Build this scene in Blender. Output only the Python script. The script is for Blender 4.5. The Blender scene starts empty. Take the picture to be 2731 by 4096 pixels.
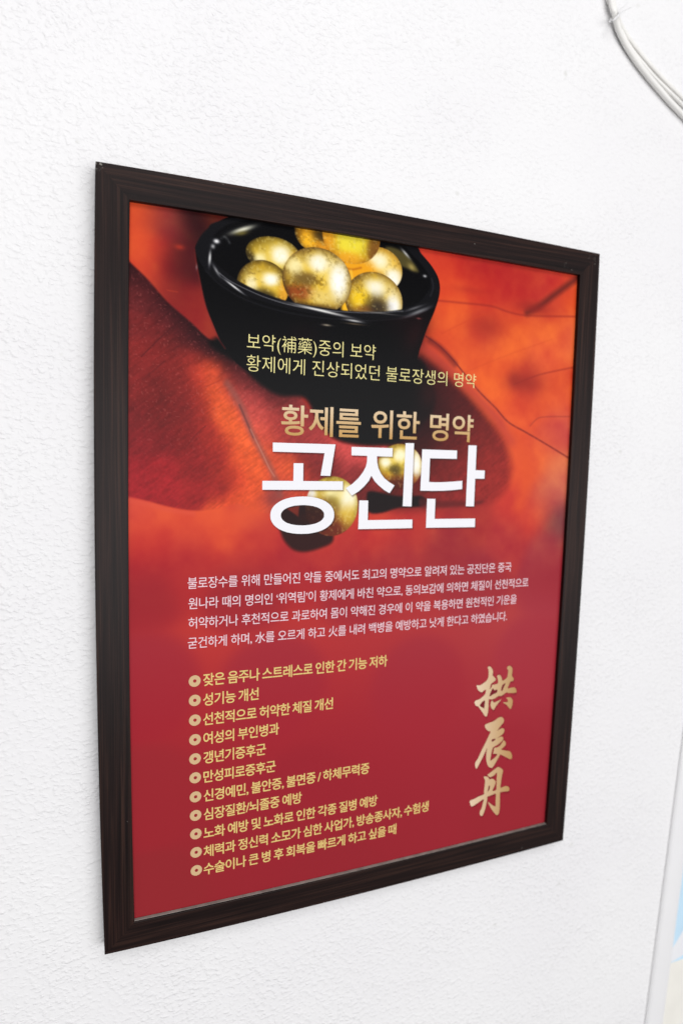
import bpy, bmesh, math, random
import numpy as np
from mathutils import Matrix, Vector

# ------------------------------------------------------------------ camera
scene = bpy.context.scene
COL = scene.collection
PZ = 1.90                                   # height of the frame's top edge above the floor
cam_d = bpy.data.cameras.new('camera')
cam = bpy.data.objects.new('camera', cam_d)
COL.objects.link(cam)
scene.camera = cam
cam_d.sensor_fit = 'VERTICAL'
cam_d.sensor_height = 36.0
cam_d.sensor_width = 24.0
cam_d.lens = 22.5933
cam_d.clip_start = 0.02
cam_d.clip_end = 60
cam.matrix_world = Matrix(((0.925611, 0.009704, -0.378352, -0.012505), (-0.377541, 0.093905, -0.921219, -0.648183), (0.026589, 0.995534, 0.090583, -0.263636), (0, 0, 0, 1))) 
cam.location.z += PZ
cam_d.dof.use_dof = True
cam_d.dof.focus_distance = 0.645
cam_d.dof.aperture_fstop = 3.0

# ------------------------------------------------------------------ world + lamps
world = bpy.data.worlds.new('World')
scene.world = world
world.use_nodes = True
wn, wl = world.node_tree.nodes, world.node_tree.links
bg = wn['Background']
geo = wn.new('ShaderNodeTexCoord')
sep = wn.new('ShaderNodeSeparateXYZ')
mr = wn.new('ShaderNodeMapRange')
ramp = wn.new('ShaderNodeValToRGB')
wl.new(geo.outputs['Generated'], sep.inputs[0])
tilt = wn.new('ShaderNodeMath'); tilt.operation = 'MULTIPLY_ADD'; tilt.inputs[1].default_value = 0.45
wl.new(sep.outputs['X'], tilt.inputs[0]); wl.new(sep.outputs['Z'], tilt.inputs[2])
wl.new(tilt.outputs[0], mr.inputs['Value'])         # the room is brighter above and to the right
mr.inputs['From Min'].default_value = -1
wl.new(mr.outputs[0], ramp.inputs[0])
ramp.color_ramp.elements[0].color = (0.36, 0.352, 0.355, 1)
ramp.color_ramp.elements[0].position = 0.30
ramp.color_ramp.elements[1].color = (0.80, 0.80, 0.83, 1)
ramp.color_ramp.elements[1].position = 0.85
wl.new(ramp.outputs[0], bg.inputs['Color'])
bg.inputs['Strength'].default_value = 0.55

def area_lamp(name, loc, target, sx, sy, watts, col=(1, 1, 1)):
    d = bpy.data.lights.new(name, 'AREA')
    d.shape = 'RECTANGLE'; d.size = sx; d.size_y = sy; d.energy = watts; d.color = col
    o = bpy.data.objects.new(name, d); COL.objects.link(o)
    o.location = loc
    o.rotation_euler = (Vector(target) - Vector(loc)).to_track_quat('-Z', 'Y').to_euler()
    return o
# ceiling panels in front of the wall, and an unseen fill lamp added to lift the lower wall
area_lamp('ceiling_lamp', (0.00, -1.75, 3.20), (0.15, 0.0, 1.10), 2.0, 0.8, 21, (1.0, 0.99, 0.985))
area_lamp('front_fill_light', (0.95, -4.40, 1.15), (0.20, 0.0, 1.00), 6.0, 2.6, 166, (0.985, 0.975, 0.98))

vs = scene.view_settings
vs.view_transform = 'Standard'
vs.look = 'None'
vs.exposure = 0.0
vs.gamma = 1.0
vs.use_curve_mapping = False

# ------------------------------------------------------------------ helpers
W, H = 600.0, 790.29                           # outer size of the big frame, mm
RAIL = 31.0
FRONT, PRINT, WALL = 0.0, 5.4, 18.0         # depths behind the frame's front face, mm
BOW = [(0, 0, -0.000042, -0.000058), (0, 1, -0.000525, -0.001197), (0, 2, -0.002811, -0.010920), (0, 3, 0.000064, -0.035092), (0, 4, 0.000036, 0.002765), (1, 0, -0.000765, -0.000416), (1, 1, -0.006855, -0.004044), (1, 2, -0.034750, 0.005414), (1, 3, 0.002706, 0.010970), (2, 0, -0.006899, -0.003086), (2, 1, 0.004455, -0.030937), (2, 2, 0.010942, 0.000601), (3, 0, -0.030010, 0.000879), (3, 1, 0.000873, 0.010005), (4, 0, 0.009712, -0.000280)]                                 # barrel curve of the lens built into the shape: quartic fit
def bow(x, y):
    u = np.asarray(x, float) / 600 - .5; v = np.asarray(y, float) / 600 - .65
    dx = np.zeros_like(u); dy = np.zeros_like(u)
    for i, j, a, b in BOW:
        t = u ** i * v ** j
        dx = dx + a * t; dy = dy + b * t
    return np.asarray(x, float) + dx * 600, np.asarray(y, float) + dy * 600
def P3(x, y, d):                            # mm from the frame's top left corner -> metres
    return (x / 1000, d / 1000, PZ - y / 1000)
def P3b(x, y, d):
    bx, by = bow(x, y)
    return P3(float(bx), float(by), d)

def tag(o, label=None, cat=None, group=None, kind=None):
    if label: o['label'] = label
    if cat: o['category'] = cat
    if group: o['group'] = group
    if kind: o['kind'] = kind
    return o
def empty(name, loc):
    o = bpy.data.objects.new(name, None); COL.objects.link(o); o.location = loc
    o.empty_display_size = 0.02
    return o
def mesh_obj(name, verts, faces, mats, parent=None, smooth=False, fmat=None):
    me = bpy.data.meshes.new(name)
    me.from_pydata([tuple(v) for v in verts], [], [tuple(f) for f in faces])
    for m in (mats if isinstance(mats, (list, tuple)) else [mats]): me.materials.append(m)
    if fmat is not None: me.polygons.foreach_set('material_index', np.asarray(fmat, np.int32))
    if smooth: me.polygons.foreach_set('use_smooth', np.ones(len(me.polygons), bool))
    me.update()
    o = bpy.data.objects.new(name, me); COL.objects.link(o)
    if parent is not None: put_under(o, parent)
    return o
def put_under(o, parent):
    o.parent = parent
    off = Vector((0, 0, 0)); p = parent
    while p is not None:
        off += p.location; p = p.parent
    o.data.transform(Matrix.Translation(-off))
    return o

def lin(c):
    c = np.asarray(c, float) / 255.0
    return np.where(c <= 0.04045, c / 12.92, ((c + 0.055) / 1.055) ** 2.4)
def new_mat(name):
    m = bpy.data.materials.new(name); m.use_nodes = True
    n, l = m.node_tree.nodes, m.node_tree.links
    return m, n, l, n['Principled BSDF']

# ------------------------------------------------------------------ materials
def wall_material():
    m, n, l, b = new_mat('roller_textured_white_paint')
    tc = n.new('ShaderNodeTexCoord')
    big = n.new('ShaderNodeTexNoise'); big.inputs['Scale'].default_value = 3.0; big.inputs['Detail'].default_value = 3
    l.new(tc.outputs['Object'], big.inputs['Vector'])
    cr = n.new('ShaderNodeValToRGB')
    cr.color_ramp.elements[0].color = (0.80, 0.795, 0.805, 1); cr.color_ramp.elements[0].position = .3
    cr.color_ramp.elements[1].color = (0.84, 0.84, 0.84, 1); cr.color_ramp.elements[1].position = .7
    l.new(big.outputs['Fac'], cr.inputs[0])
    # a few faint grey scuffs
    sp = n.new('ShaderNodeTexNoise'); sp.inputs['Scale'].default_value = 55; sp.inputs['Detail'].default_value = 2
    l.new(tc.outputs['Object'], sp.inputs['Vector'])
    spr = n.new('ShaderNodeMapRange'); spr.inputs['From Min'].default_value = .70; spr.inputs['From Max'].default_value = .80
    l.new(sp.outputs['Fac'], spr.inputs['Value'])
    mx = n.new('ShaderNodeMix'); mx.data_type = 'RGBA'
    l.new(spr.outputs[0], mx.inputs['Factor']); l.new(cr.outputs[0], mx.inputs['A'])
    mx.inputs['B'].default_value = (0.70, 0.70, 0.68, 1)
    l.new(mx.outputs['Result'], b.inputs['Base Color'])
    b.inputs['Roughness'].default_value = 0.55
    b.inputs['Specular IOR Level'].default_value = 0.35
    # orange-peel lumps: two sizes of noise, squashed into soft-edged blobs
    mp = n.new('ShaderNodeMapping'); mp.inputs['Rotation'].default_value = (0, math.radians(24), 0)
    mp.inputs['Scale'].default_value = (0.78, 1, 1.12)
    l.new(tc.outputs['Object'], mp.inputs['Vector'])
    n1 = n.new('ShaderNodeTexNoise'); n1.inputs['Scale'].default_value = 215; n1.inputs['Detail'].default_value = 1.8
    n1.inputs['Distortion'].default_value = 0.15
    n2 = n.new('ShaderNodeTexNoise'); n2.inputs['Scale'].default_value = 70; n2.inputs['Detail'].default_value = 2
    n3 = n.new('ShaderNodeTexNoise'); n3.inputs['Scale'].default_value = 14; n3.inputs['Detail'].default_value = 2
    for q in (n1, n2, n3): l.new(mp.outputs[0], q.inputs['Vector'])
    r1 = n.new('ShaderNodeMapRange'); r1.interpolation_type = 'SMOOTHSTEP'
    r1.inputs['From Min'].default_value = .42; r1.inputs['From Max'].default_value = .78
    l.new(n1.outputs['Fac'], r1.inputs['Value'])
    m1 = n.new('ShaderNodeMath'); m1.operation = 'MULTIPLY_ADD'
    l.new(n2.outputs['Fac'], m1.inputs[0]); m1.inputs[1].default_value = 1.0
    l.new(r1.outputs[0], m1.inputs[2])
    amp = n.new('ShaderNodeMapRange'); amp.inputs['From Min'].default_value = .3; amp.inputs['From Max'].default_value = .7
    amp.inputs['To Min'].default_value = .55; amp.inputs['To Max'].default_value = 1.2
    l.new(n3.outputs['Fac'], amp.inputs['Value'])
    m2 = n.new('ShaderNodeMath'); m2.operation = 'MULTIPLY'
    l.new(m1.outputs[0], m2.inputs[0]); l.new(amp.outputs[0], m2.inputs[1])
    bp = n.new('ShaderNodeBump'); bp.inputs['Strength'].default_value = 0.55
    bp.inputs['Distance'].default_value = 0.00135
    l.new(m2.outputs[0], bp.inputs['Height']); l.new(bp.outputs[0], b.inputs['Normal'])
    return m

def rail_material(name, along):             # dark wenge foil, grain runs along the rail
    m, n, l, b = new_mat(name)
    tc = n.new('ShaderNodeTexCoord')
    mp = n.new('ShaderNodeMapping')
    mp.inputs['Scale'].default_value = (6, 200, 330) if along == 'x' else (330, 200, 6)
    l.new(tc.outputs['Object'], mp.inputs['Vector'])
    nz = n.new('ShaderNodeTexNoise'); nz.inputs['Scale'].default_value = 1; nz.inputs['Detail'].default_value = 4
    nz.inputs['Distortion'].default_value = .35
    l.new(mp.outputs[0], nz.inputs['Vector'])
    mp2 = n.new('ShaderNodeMapping')
    mp2.inputs['Scale'].default_value = (12, 300, 1500) if along == 'x' else (1500, 300, 12)
    l.new(tc.outputs['Object'], mp2.inputs['Vector'])
    nf = n.new('ShaderNodeTexNoise'); nf.inputs['Scale'].default_value = 1; nf.inputs['Detail'].default_value = 3
    l.new(mp2.outputs[0], nf.inputs['Vector'])
    ad = n.new('ShaderNodeMath'); ad.operation = 'MULTIPLY_ADD'; ad.inputs[1].default_value = .45
    l.new(nf.outputs['Fac'], ad.inputs[0])
    sc = n.new('ShaderNodeMath'); sc.operation = 'MULTIPLY'; sc.inputs[1].default_value = .55
    l.new(nz.outputs['Fac'], sc.inputs[0]); l.new(sc.outputs[0], ad.inputs[2])
    cr = n.new('ShaderNodeValToRGB')
    e = cr.color_ramp.elements
    e[0].color = (0.0048, 0.0021, 0.0020, 1); e[0].position = .36
    e[1].color = (0.0360, 0.0165, 0.0120, 1); e[1].position = .66
    k = e.new(.50); k.color = (0.0115, 0.0052, 0.0046, 1)
    l.new(ad.outputs[0], cr.inputs[0])
    # pale flecks: chips and dust
    fl = n.new('ShaderNodeTexVoronoi'); fl.inputs['Scale'].default_value = 62
    l.new(tc.outputs['Object'], fl.inputs['Vector'])
    w = n.new('ShaderNodeTexWhiteNoise'); l.new(fl.outputs['Position'], w.inputs['Vector'])
    g1 = n.new('ShaderNodeMath'); g1.operation = 'GREATER_THAN'; g1.inputs[1].default_value = .90
    l.new(w.outputs['Value'], g1.inputs[0])
    g2 = n.new('ShaderNodeMath'); g2.operation = 'LESS_THAN'; g2.inputs[1].default_value = .03
    l.new(fl.outputs['Distance'], g2.inputs[0])
    g = n.new('ShaderNodeMath'); g.operation = 'MULTIPLY'
    l.new(g1.outputs[0], g.inputs[0]); l.new(g2.outputs[0], g.inputs[1])
    mx = n.new('ShaderNodeMix'); mx.data_type = 'RGBA'
    l.new(g.outputs[0], mx.inputs['Factor']); l.new(cr.outputs[0], mx.inputs['A'])
    mx.inputs['B'].default_value = (0.20, 0.19, 0.17, 1)
    # knocked corner and rubbed spots, where the foil is scraped pale
    sn = n.new('ShaderNodeTexNoise'); sn.inputs['Scale'].default_value = 330; sn.inputs['Detail'].default_value = 3
    sn.inputs['Distortion'].default_value = 1.2
    l.new(tc.outputs['Object'], sn.inputs['Vector'])
    out = mx.outputs['Result']
    for wx, wy, wr, lim in ((6, 7, 8.5, .57), (206, 4, 6, .62), (583, 14, 9, .64), (592, 1082 * .65, 6, .64), (541, 27, 4, .6), (120, 2.5, 5, .6)):
        ds = n.new('ShaderNodeVectorMath'); ds.operation = 'DISTANCE'
        l.new(tc.outputs['Object'], ds.inputs[0])
        ds.inputs[1].default_value = ((wx - W / 2) / 1000, -WALL / 1000, (H - wy) / 1000)
        fall = n.new('ShaderNodeMapRange'); fall.inputs['From Min'].default_value = wr / 1000; fall.inputs['From Max'].default_value = wr / 2500
        l.new(ds.outputs['Value'], fall.inputs['Value'])
        th = n.new('ShaderNodeMapRange'); th.inputs['From Min'].default_value = lim; th.inputs['From Max'].default_value = lim + .07
        l.new(sn.outputs['Fac'], th.inputs['Value'])
        mm_ = n.new('ShaderNodeMath'); mm_.operation = 'MULTIPLY'
        l.new(fall.outputs[0], mm_.inputs[0]); l.new(th.outputs[0], mm_.inputs[1])
        nx = n.new('ShaderNodeMix'); nx.data_type = 'RGBA'
        l.new(mm_.outputs[0], nx.inputs['Factor']); l.new(out, nx.inputs['A']); nx.inputs['B'].default_value = (0.24, 0.23, 0.20, 1)
        out = nx.outputs['Result']
    l.new(out, b.inputs['Base Color'])
    b.inputs['Roughness'].default_value = 0.36
    b.inputs['Specular IOR Level'].default_value = 0.15
    bp = n.new('ShaderNodeBump'); bp.inputs['Strength'].default_value = 0.25; bp.inputs['Distance'].default_value = 0.0003
    l.new(ad.outputs[0], bp.inputs['Height']); l.new(bp.outputs[0], b.inputs['Normal'])
    return m

def print_material(name):                   # satin laminated print, ink colours carried on the sheet
    m, n, l, b = new_mat(name)
    at = n.new('ShaderNodeAttribute'); at.attribute_name = 'ink'
    l.new(at.outputs['Color'], b.inputs['Base Color'])
    b.inputs['Roughness'].default_value = 0.27
    b.inputs['Specular IOR Level'].default_value = 0.08
    tc = n.new('ShaderNodeTexCoord')
    nz = n.new('ShaderNodeTexNoise'); nz.inputs['Scale'].default_value = 1400; nz.inputs['Detail'].default_value = 1
    l.new(tc.outputs['Object'], nz.inputs['Vector'])
    bp = n.new('ShaderNodeBump'); bp.inputs['Strength'].default_value = 0.12; bp.inputs['Distance'].default_value = 0.0001
    l.new(nz.outputs['Fac'], bp.inputs['Height']); l.new(bp.outputs[0], b.inputs['Normal'])
    return m
def plain(name, rgb, rough=.5, spec=.5, nscale=60, var=.06):
    m, n, l, b = new_mat(name)
    tc = n.new('ShaderNodeTexCoord')
    nz = n.new('ShaderNodeTexNoise'); nz.inputs['Scale'].default_value = nscale; nz.inputs['Detail'].default_value = 3
    l.new(tc.outputs['Object'], nz.inputs['Vector'])
    cr = n.new('ShaderNodeValToRGB')
    cr.color_ramp.elements[0].position = .3; cr.color_ramp.elements[1].position = .7
    cr.color_ramp.elements[0].color = tuple(c * (1 - var) for c in rgb) + (1,)
    cr.color_ramp.elements[1].color = tuple(min(1, c * (1 + var)) for c in rgb) + (1,)
    l.new(nz.outputs['Fac'], cr.inputs[0]); l.new(cr.outputs[0], b.inputs['Base Color'])
    b.inputs['Roughness'].default_value = rough
    b.inputs['Specular IOR Level'].default_value = spec
    return m

INK = 0.92                                  # reflectance of print relative to how it looks on the lit wall
def ink(c): return tuple(float(q) for q in lin(c) * INK)

# ------------------------------------------------------------------ the wall
M_wall = wall_material()
x0, x1, y0, y1 = -1600, 2600, -1100, 1900
o = mesh_obj('wall', [P3(x0, y0, WALL), P3(x1, y0, WALL), P3(x1, y1, WALL), P3(x0, y1, WALL)], [(0, 3, 2, 1)], M_wall)
tag(o, 'white wall with bumpy roller textured paint behind the framed poster', 'wall', kind='structure')

# ------------------------------------------------------------------ the framed poster
poster = empty('framed_poster', P3(W / 2, H, WALL))
tag(poster, 'red medicine poster with gold balls in a black bowl, in a dark wood frame', 'poster')
M_rx = rail_material('dark_wood_foil_lengthwise', 'x')
M_rz = rail_material('dark_wood_foil_upright', 'z')
PROFILE = [(0.0, 17.6), (0.0, 1.0), (0.25, 0.35), (0.9, 0.0), (30.2, 0.0), (30.8, 0.25), (31.0, 0.8), (31.0, 8.0)]
def rail(side):
    n = 60; gap = 0.03
    V, F = [], []
    for k in range(n + 1):
        t = k / n
        for s, d in PROFILE:
            if side in ('top', 'bottom'):
                a, b = s + gap, W - s - gap
                x = a + (b - a) * t; y = s if side == 'top' else H - s
            else:
                a, b = s + gap, H - s - gap
                y = a + (b - a) * t; x = s if side == 'left' else W - s
            V.append(P3b(x, y, d))
    m = len(PROFILE)
    for k in range(n):
        for j in range(m - 1):
            F.append((k * m + j, k * m + j + 1, (k + 1) * m + j + 1, (k + 1) * m + j))
    F.append(tuple(range(m))); F.append(tuple(reversed(range(n * m, n * m + m))))
    o = mesh_obj('frame_rail', V, F, M_rx if side in ('top', 'bottom') else M_rz, poster)
    bm = bmesh.new(); bm.from_mesh(o.data); bmesh.ops.recalc_face_normals(bm, faces=bm.faces)
    bm.to_mesh(o.data); bm.free()
    return o
rails = {s: rail(s) for s in ('top', 'bottom', 'left', 'right')}

# pale grey strip only along the inside of the bottom rail
M_ledge = plain('pale_grey_rebate', (0.31, 0.29, 0.26), .7, .2, 90, .25)
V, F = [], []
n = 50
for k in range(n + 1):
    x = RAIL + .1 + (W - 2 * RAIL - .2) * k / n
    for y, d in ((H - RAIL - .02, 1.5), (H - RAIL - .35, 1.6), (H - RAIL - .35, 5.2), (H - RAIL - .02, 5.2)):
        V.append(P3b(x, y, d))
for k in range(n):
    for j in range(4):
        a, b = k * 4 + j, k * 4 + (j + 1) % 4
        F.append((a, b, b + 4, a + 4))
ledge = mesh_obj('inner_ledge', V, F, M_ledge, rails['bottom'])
tag(ledge, 'pale grey edge')

# ------------------------------------------------------------------ the printed picture, painted onto a fine sheet
STEP = 0.72
SX0, SX1, SY0, SY1 = 29.0, W - 29.0, 29.0, H - 29.0
YP = 505.0                                   # the photographic part ends here, plain red below
xs = np.arange(SX0, SX1 + STEP, STEP); xs[-1] = SX1
ys = np.concatenate([np.arange(SY0, YP, STEP), np.linspace(YP, SY1, 60)])
GX, GY = np.meshgrid(xs, ys)
NY, NX = GX.shape
rng = np.random.default_rng(7)
def vnoise(x, y, cell, seed, octaves=3, ang=0.0, stretch=1.0):
    out = np.zeros_like(x); amp = 1.0; tot = 0
    ca, sa = math.cos(ang), math.sin(ang)
    xr = (x * ca + y * sa) / stretch; yr = -x * sa + y * ca
    for o_ in range(octaves):
        r = np.random.default_rng(seed + o_ * 17); T = r.random((256, 256))
        fx, fy = xr / cell, yr / cell
        ix, iy = np.floor(fx).astype(int), np.floor(fy).astype(int)
        tx, ty = fx - ix, fy - iy
        tx = tx * tx * (3 - 2 * tx); ty = ty * ty * (3 - 2 * ty)
        g = lambda a, b: T[a % 256, b % 256]
        out += amp * ((g(ix, iy) * (1 - tx) + g(ix + 1, iy) * tx) * (1 - ty) + (g(ix, iy + 1) * (1 - tx) + g(ix + 1, iy + 1) * tx) * ty)
        tot += amp; amp *= .5; cell /= 2
    return out / tot
def spline(pts, closed, sub=6):
    p = np.asarray(pts, float); n = len(p)
    out = []
    rngk = range(n) if closed else range(n - 1)
    for k in rngk:
        if closed: a, b, c, d = p[(k - 1) % n], p[k], p[(k + 1) % n], p[(k + 2) % n]
        else: a, b, c, d = p[max(k - 1, 0)], p[k], p[k + 1], p[min(k + 2, n - 1)]
        for s in range(sub):
            t = s / sub
            out.append(.5 * (2 * b + (c - a) * t + (2 * a - 5 * b + 4 * c - d) * t * t + (3 * b - a - 3 * c + d) * t ** 3))
    if not closed: out.append(p[-1])
    return np.array(out)
img = np.zeros((NY, NX, 3))
def window(px, py, pad):
    i0, i1 = np.searchsorted(ys, [py.min() - pad, py.max() + pad]); j0, j1 = np.searchsorted(xs, [px.min() - pad, px.max() + pad])
    return slice(max(i0, 0), max(i1, 1)), slice(max(j0, 0), max(j1, 1))
def dist_line(p, X, Y, closed):
    best = np.full(X.shape, 1e9)
    q = np.roll(p, -1, 0) if closed else p[1:]
    for (ax, ay), (bx, by) in zip(p if closed else p[:-1], q):
        dx, dy = bx - ax, by - ay; L = dx * dx + dy * dy + 1e-12
        t = np.clip(((X - ax) * dx + (Y - ay) * dy) / L, 0, 1)
        best = np.minimum(best, (X - ax - t * dx) ** 2 + (Y - ay - t * dy) ** 2)
    return np.sqrt(best)
def inside(p, X, Y):
    c = np.zeros(X.shape, bool)
    q = np.roll(p, -1, 0)
    for (ax, ay), (bx, by) in zip(p, q):
        if ay == by: continue
        c ^= ((ay > Y) != (by > Y)) & (X < (bx - ax) * (Y - ay) / (by - ay) + ax)
    return c
def sstep(t):
    t = np.clip(t, 0, 1); return t * t * (3 - 2 * t)
def put(sl, a, col):
    col = np.asarray(col, float)
    img[sl] = img[sl] * (1 - a[..., None]) + col * a[..., None]
def mask(pts, soft, smooth=True):
    p = spline(pts, True) if smooth else np.asarray(pts, float)
    sl = window(p[:, 0], p[:, 1], soft)
    X, Y = GX[sl], GY[sl]
    d = dist_line(p, X, Y, True)
    sd = np.where(inside(p, X, Y), d, -d)
    return sl, sstep(sd / (2 * soft) + .5)
def fill(pts, col, soft=.6, alpha=1.0, smooth=True):
    sl, a = mask(pts, soft, smooth); put(sl, a * alpha, col)
def stroke(pts, width, col, soft=.6, alpha=1.0, rough=0, seed=1):
    p = spline(pts, False)
    sl = window(p[:, 0], p[:, 1], width + soft * 2)
    X, Y = GX[sl], GY[sl]
    a = sstep((width / 2 + soft - dist_line(p, X, Y, False)) / (2 * soft))
    if rough: a = a * np.clip(1 - rough + 2 * rough * vnoise(X, Y, 2.5, seed, 2), 0, 1)
    put(sl, a * alpha, col)
def blob(x, y, rx, ry, col, alpha=1.0, ang=0.0, hard=1.0):
    R_ = 2.6 * max(rx, ry)
    sl = window(np.array([x - R_, x + R_]), np.array([y - R_, y + R_]), 0)
    X, Y = GX[sl] - x, GY[sl] - y
    c, s = math.cos(ang), math.sin(ang)
    q = ((X * c + Y * s) / rx) ** 2 + ((-X * s + Y * c) / ry) ** 2
    put(sl, alpha * np.exp(-q ** hard), col)

def field_at(X, Y, anchors, sigma):
    num = np.zeros(X.shape + (3,)); den = np.zeros(X.shape)
    for x, y, r, g, b in anchors:
        q = (X - x) ** 2 + (Y - y) ** 2
        w = np.exp(-q / (2 * sigma ** 2)) + 2e-4 * np.exp(-q / (2 * (5 * sigma) ** 2)) + 1e-12
        num += w[..., None] * np.array([r, g, b], float); den += w
    return num / den[..., None]
def fill_field(pts, anchors, soft, sigma):
    sl, a = mask(pts, soft)
    c = field_at(GX[sl], GY[sl], anchors, sigma) * (1 + WFADE[sl][..., None] * WEAVE[sl][..., None])
    g = (GLINT[sl] * (anchors is LEFTCLOTH))[..., None]
    put(sl, a, c * (1 - g) + np.array((206, 120, 112.0)) * g)
def ball(x, y, rx, ry, dark, mid, spots, seed, speck, clip=False):
    sl = window(np.array([x - rx, x + rx]), np.array([y - ry, y + ry]), 2)
    X, Y = (GX[sl] - x) / rx, (GY[sl] - y) / ry
    r = np.sqrt(X * X + Y * Y)
    a = sstep((1 - r) * rx / 1.2 + .5)
    nz = np.sqrt(np.clip(1 - r * r, 0, 1))
    wob = vnoise(GX[sl], GY[sl], 9.0, seed, 3) - .5
    t = np.clip(nz * 1.15 - .16 + wob * .7, 0, 1)[..., None]
    c = np.array(dark, float) * (1 - t) + np.array(mid, float) * t
    glow = np.zeros(X.shape)
    for dx, dy, sx, sy, col, al in spots:
        bright = sum(col) > 640
        q = ((X - dx) / sx) ** 2 + ((Y - dy) / sy) ** 2
        if bright:
            m = (.75 * np.exp(-q * .42 * (1 + wob)))[..., None]
            c = c * (1 - m) + np.array((250, 222, 118.)) * m
        m = (al * np.exp(-(q * .85) ** 1.6 * (1 + wob * .9)))[..., None]
        c = c * (1 - m) + np.array(col, float) * m
        if bright: glow = np.maximum(glow, m[..., 0])
    n1 = vnoise(GX[sl], GY[sl], 2.6, seed + 3, 3)
    n2 = vnoise(GX[sl], GY[sl], 14.0, seed + 5, 2)
    sp = sstep((n1 - .50) / .16) * sstep((n2 - .34) / .3) * speck * .5 * (1 - .95 * glow)
    c = c * (1 - sp[..., None]) + np.array((104, 78, 28), float) * sp[..., None]
    n3 = vnoise(GX[sl], GY[sl], 2.6, seed + 9, 2)
    fl = sstep((n3 - .62) / .12) * .22
    c = c * (1 - fl[..., None]) + np.array((250, 232, 160), float) * fl[..., None]
    if clip: a = a * BOWLCLIP[sl]
    put(sl, a, c)

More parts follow.
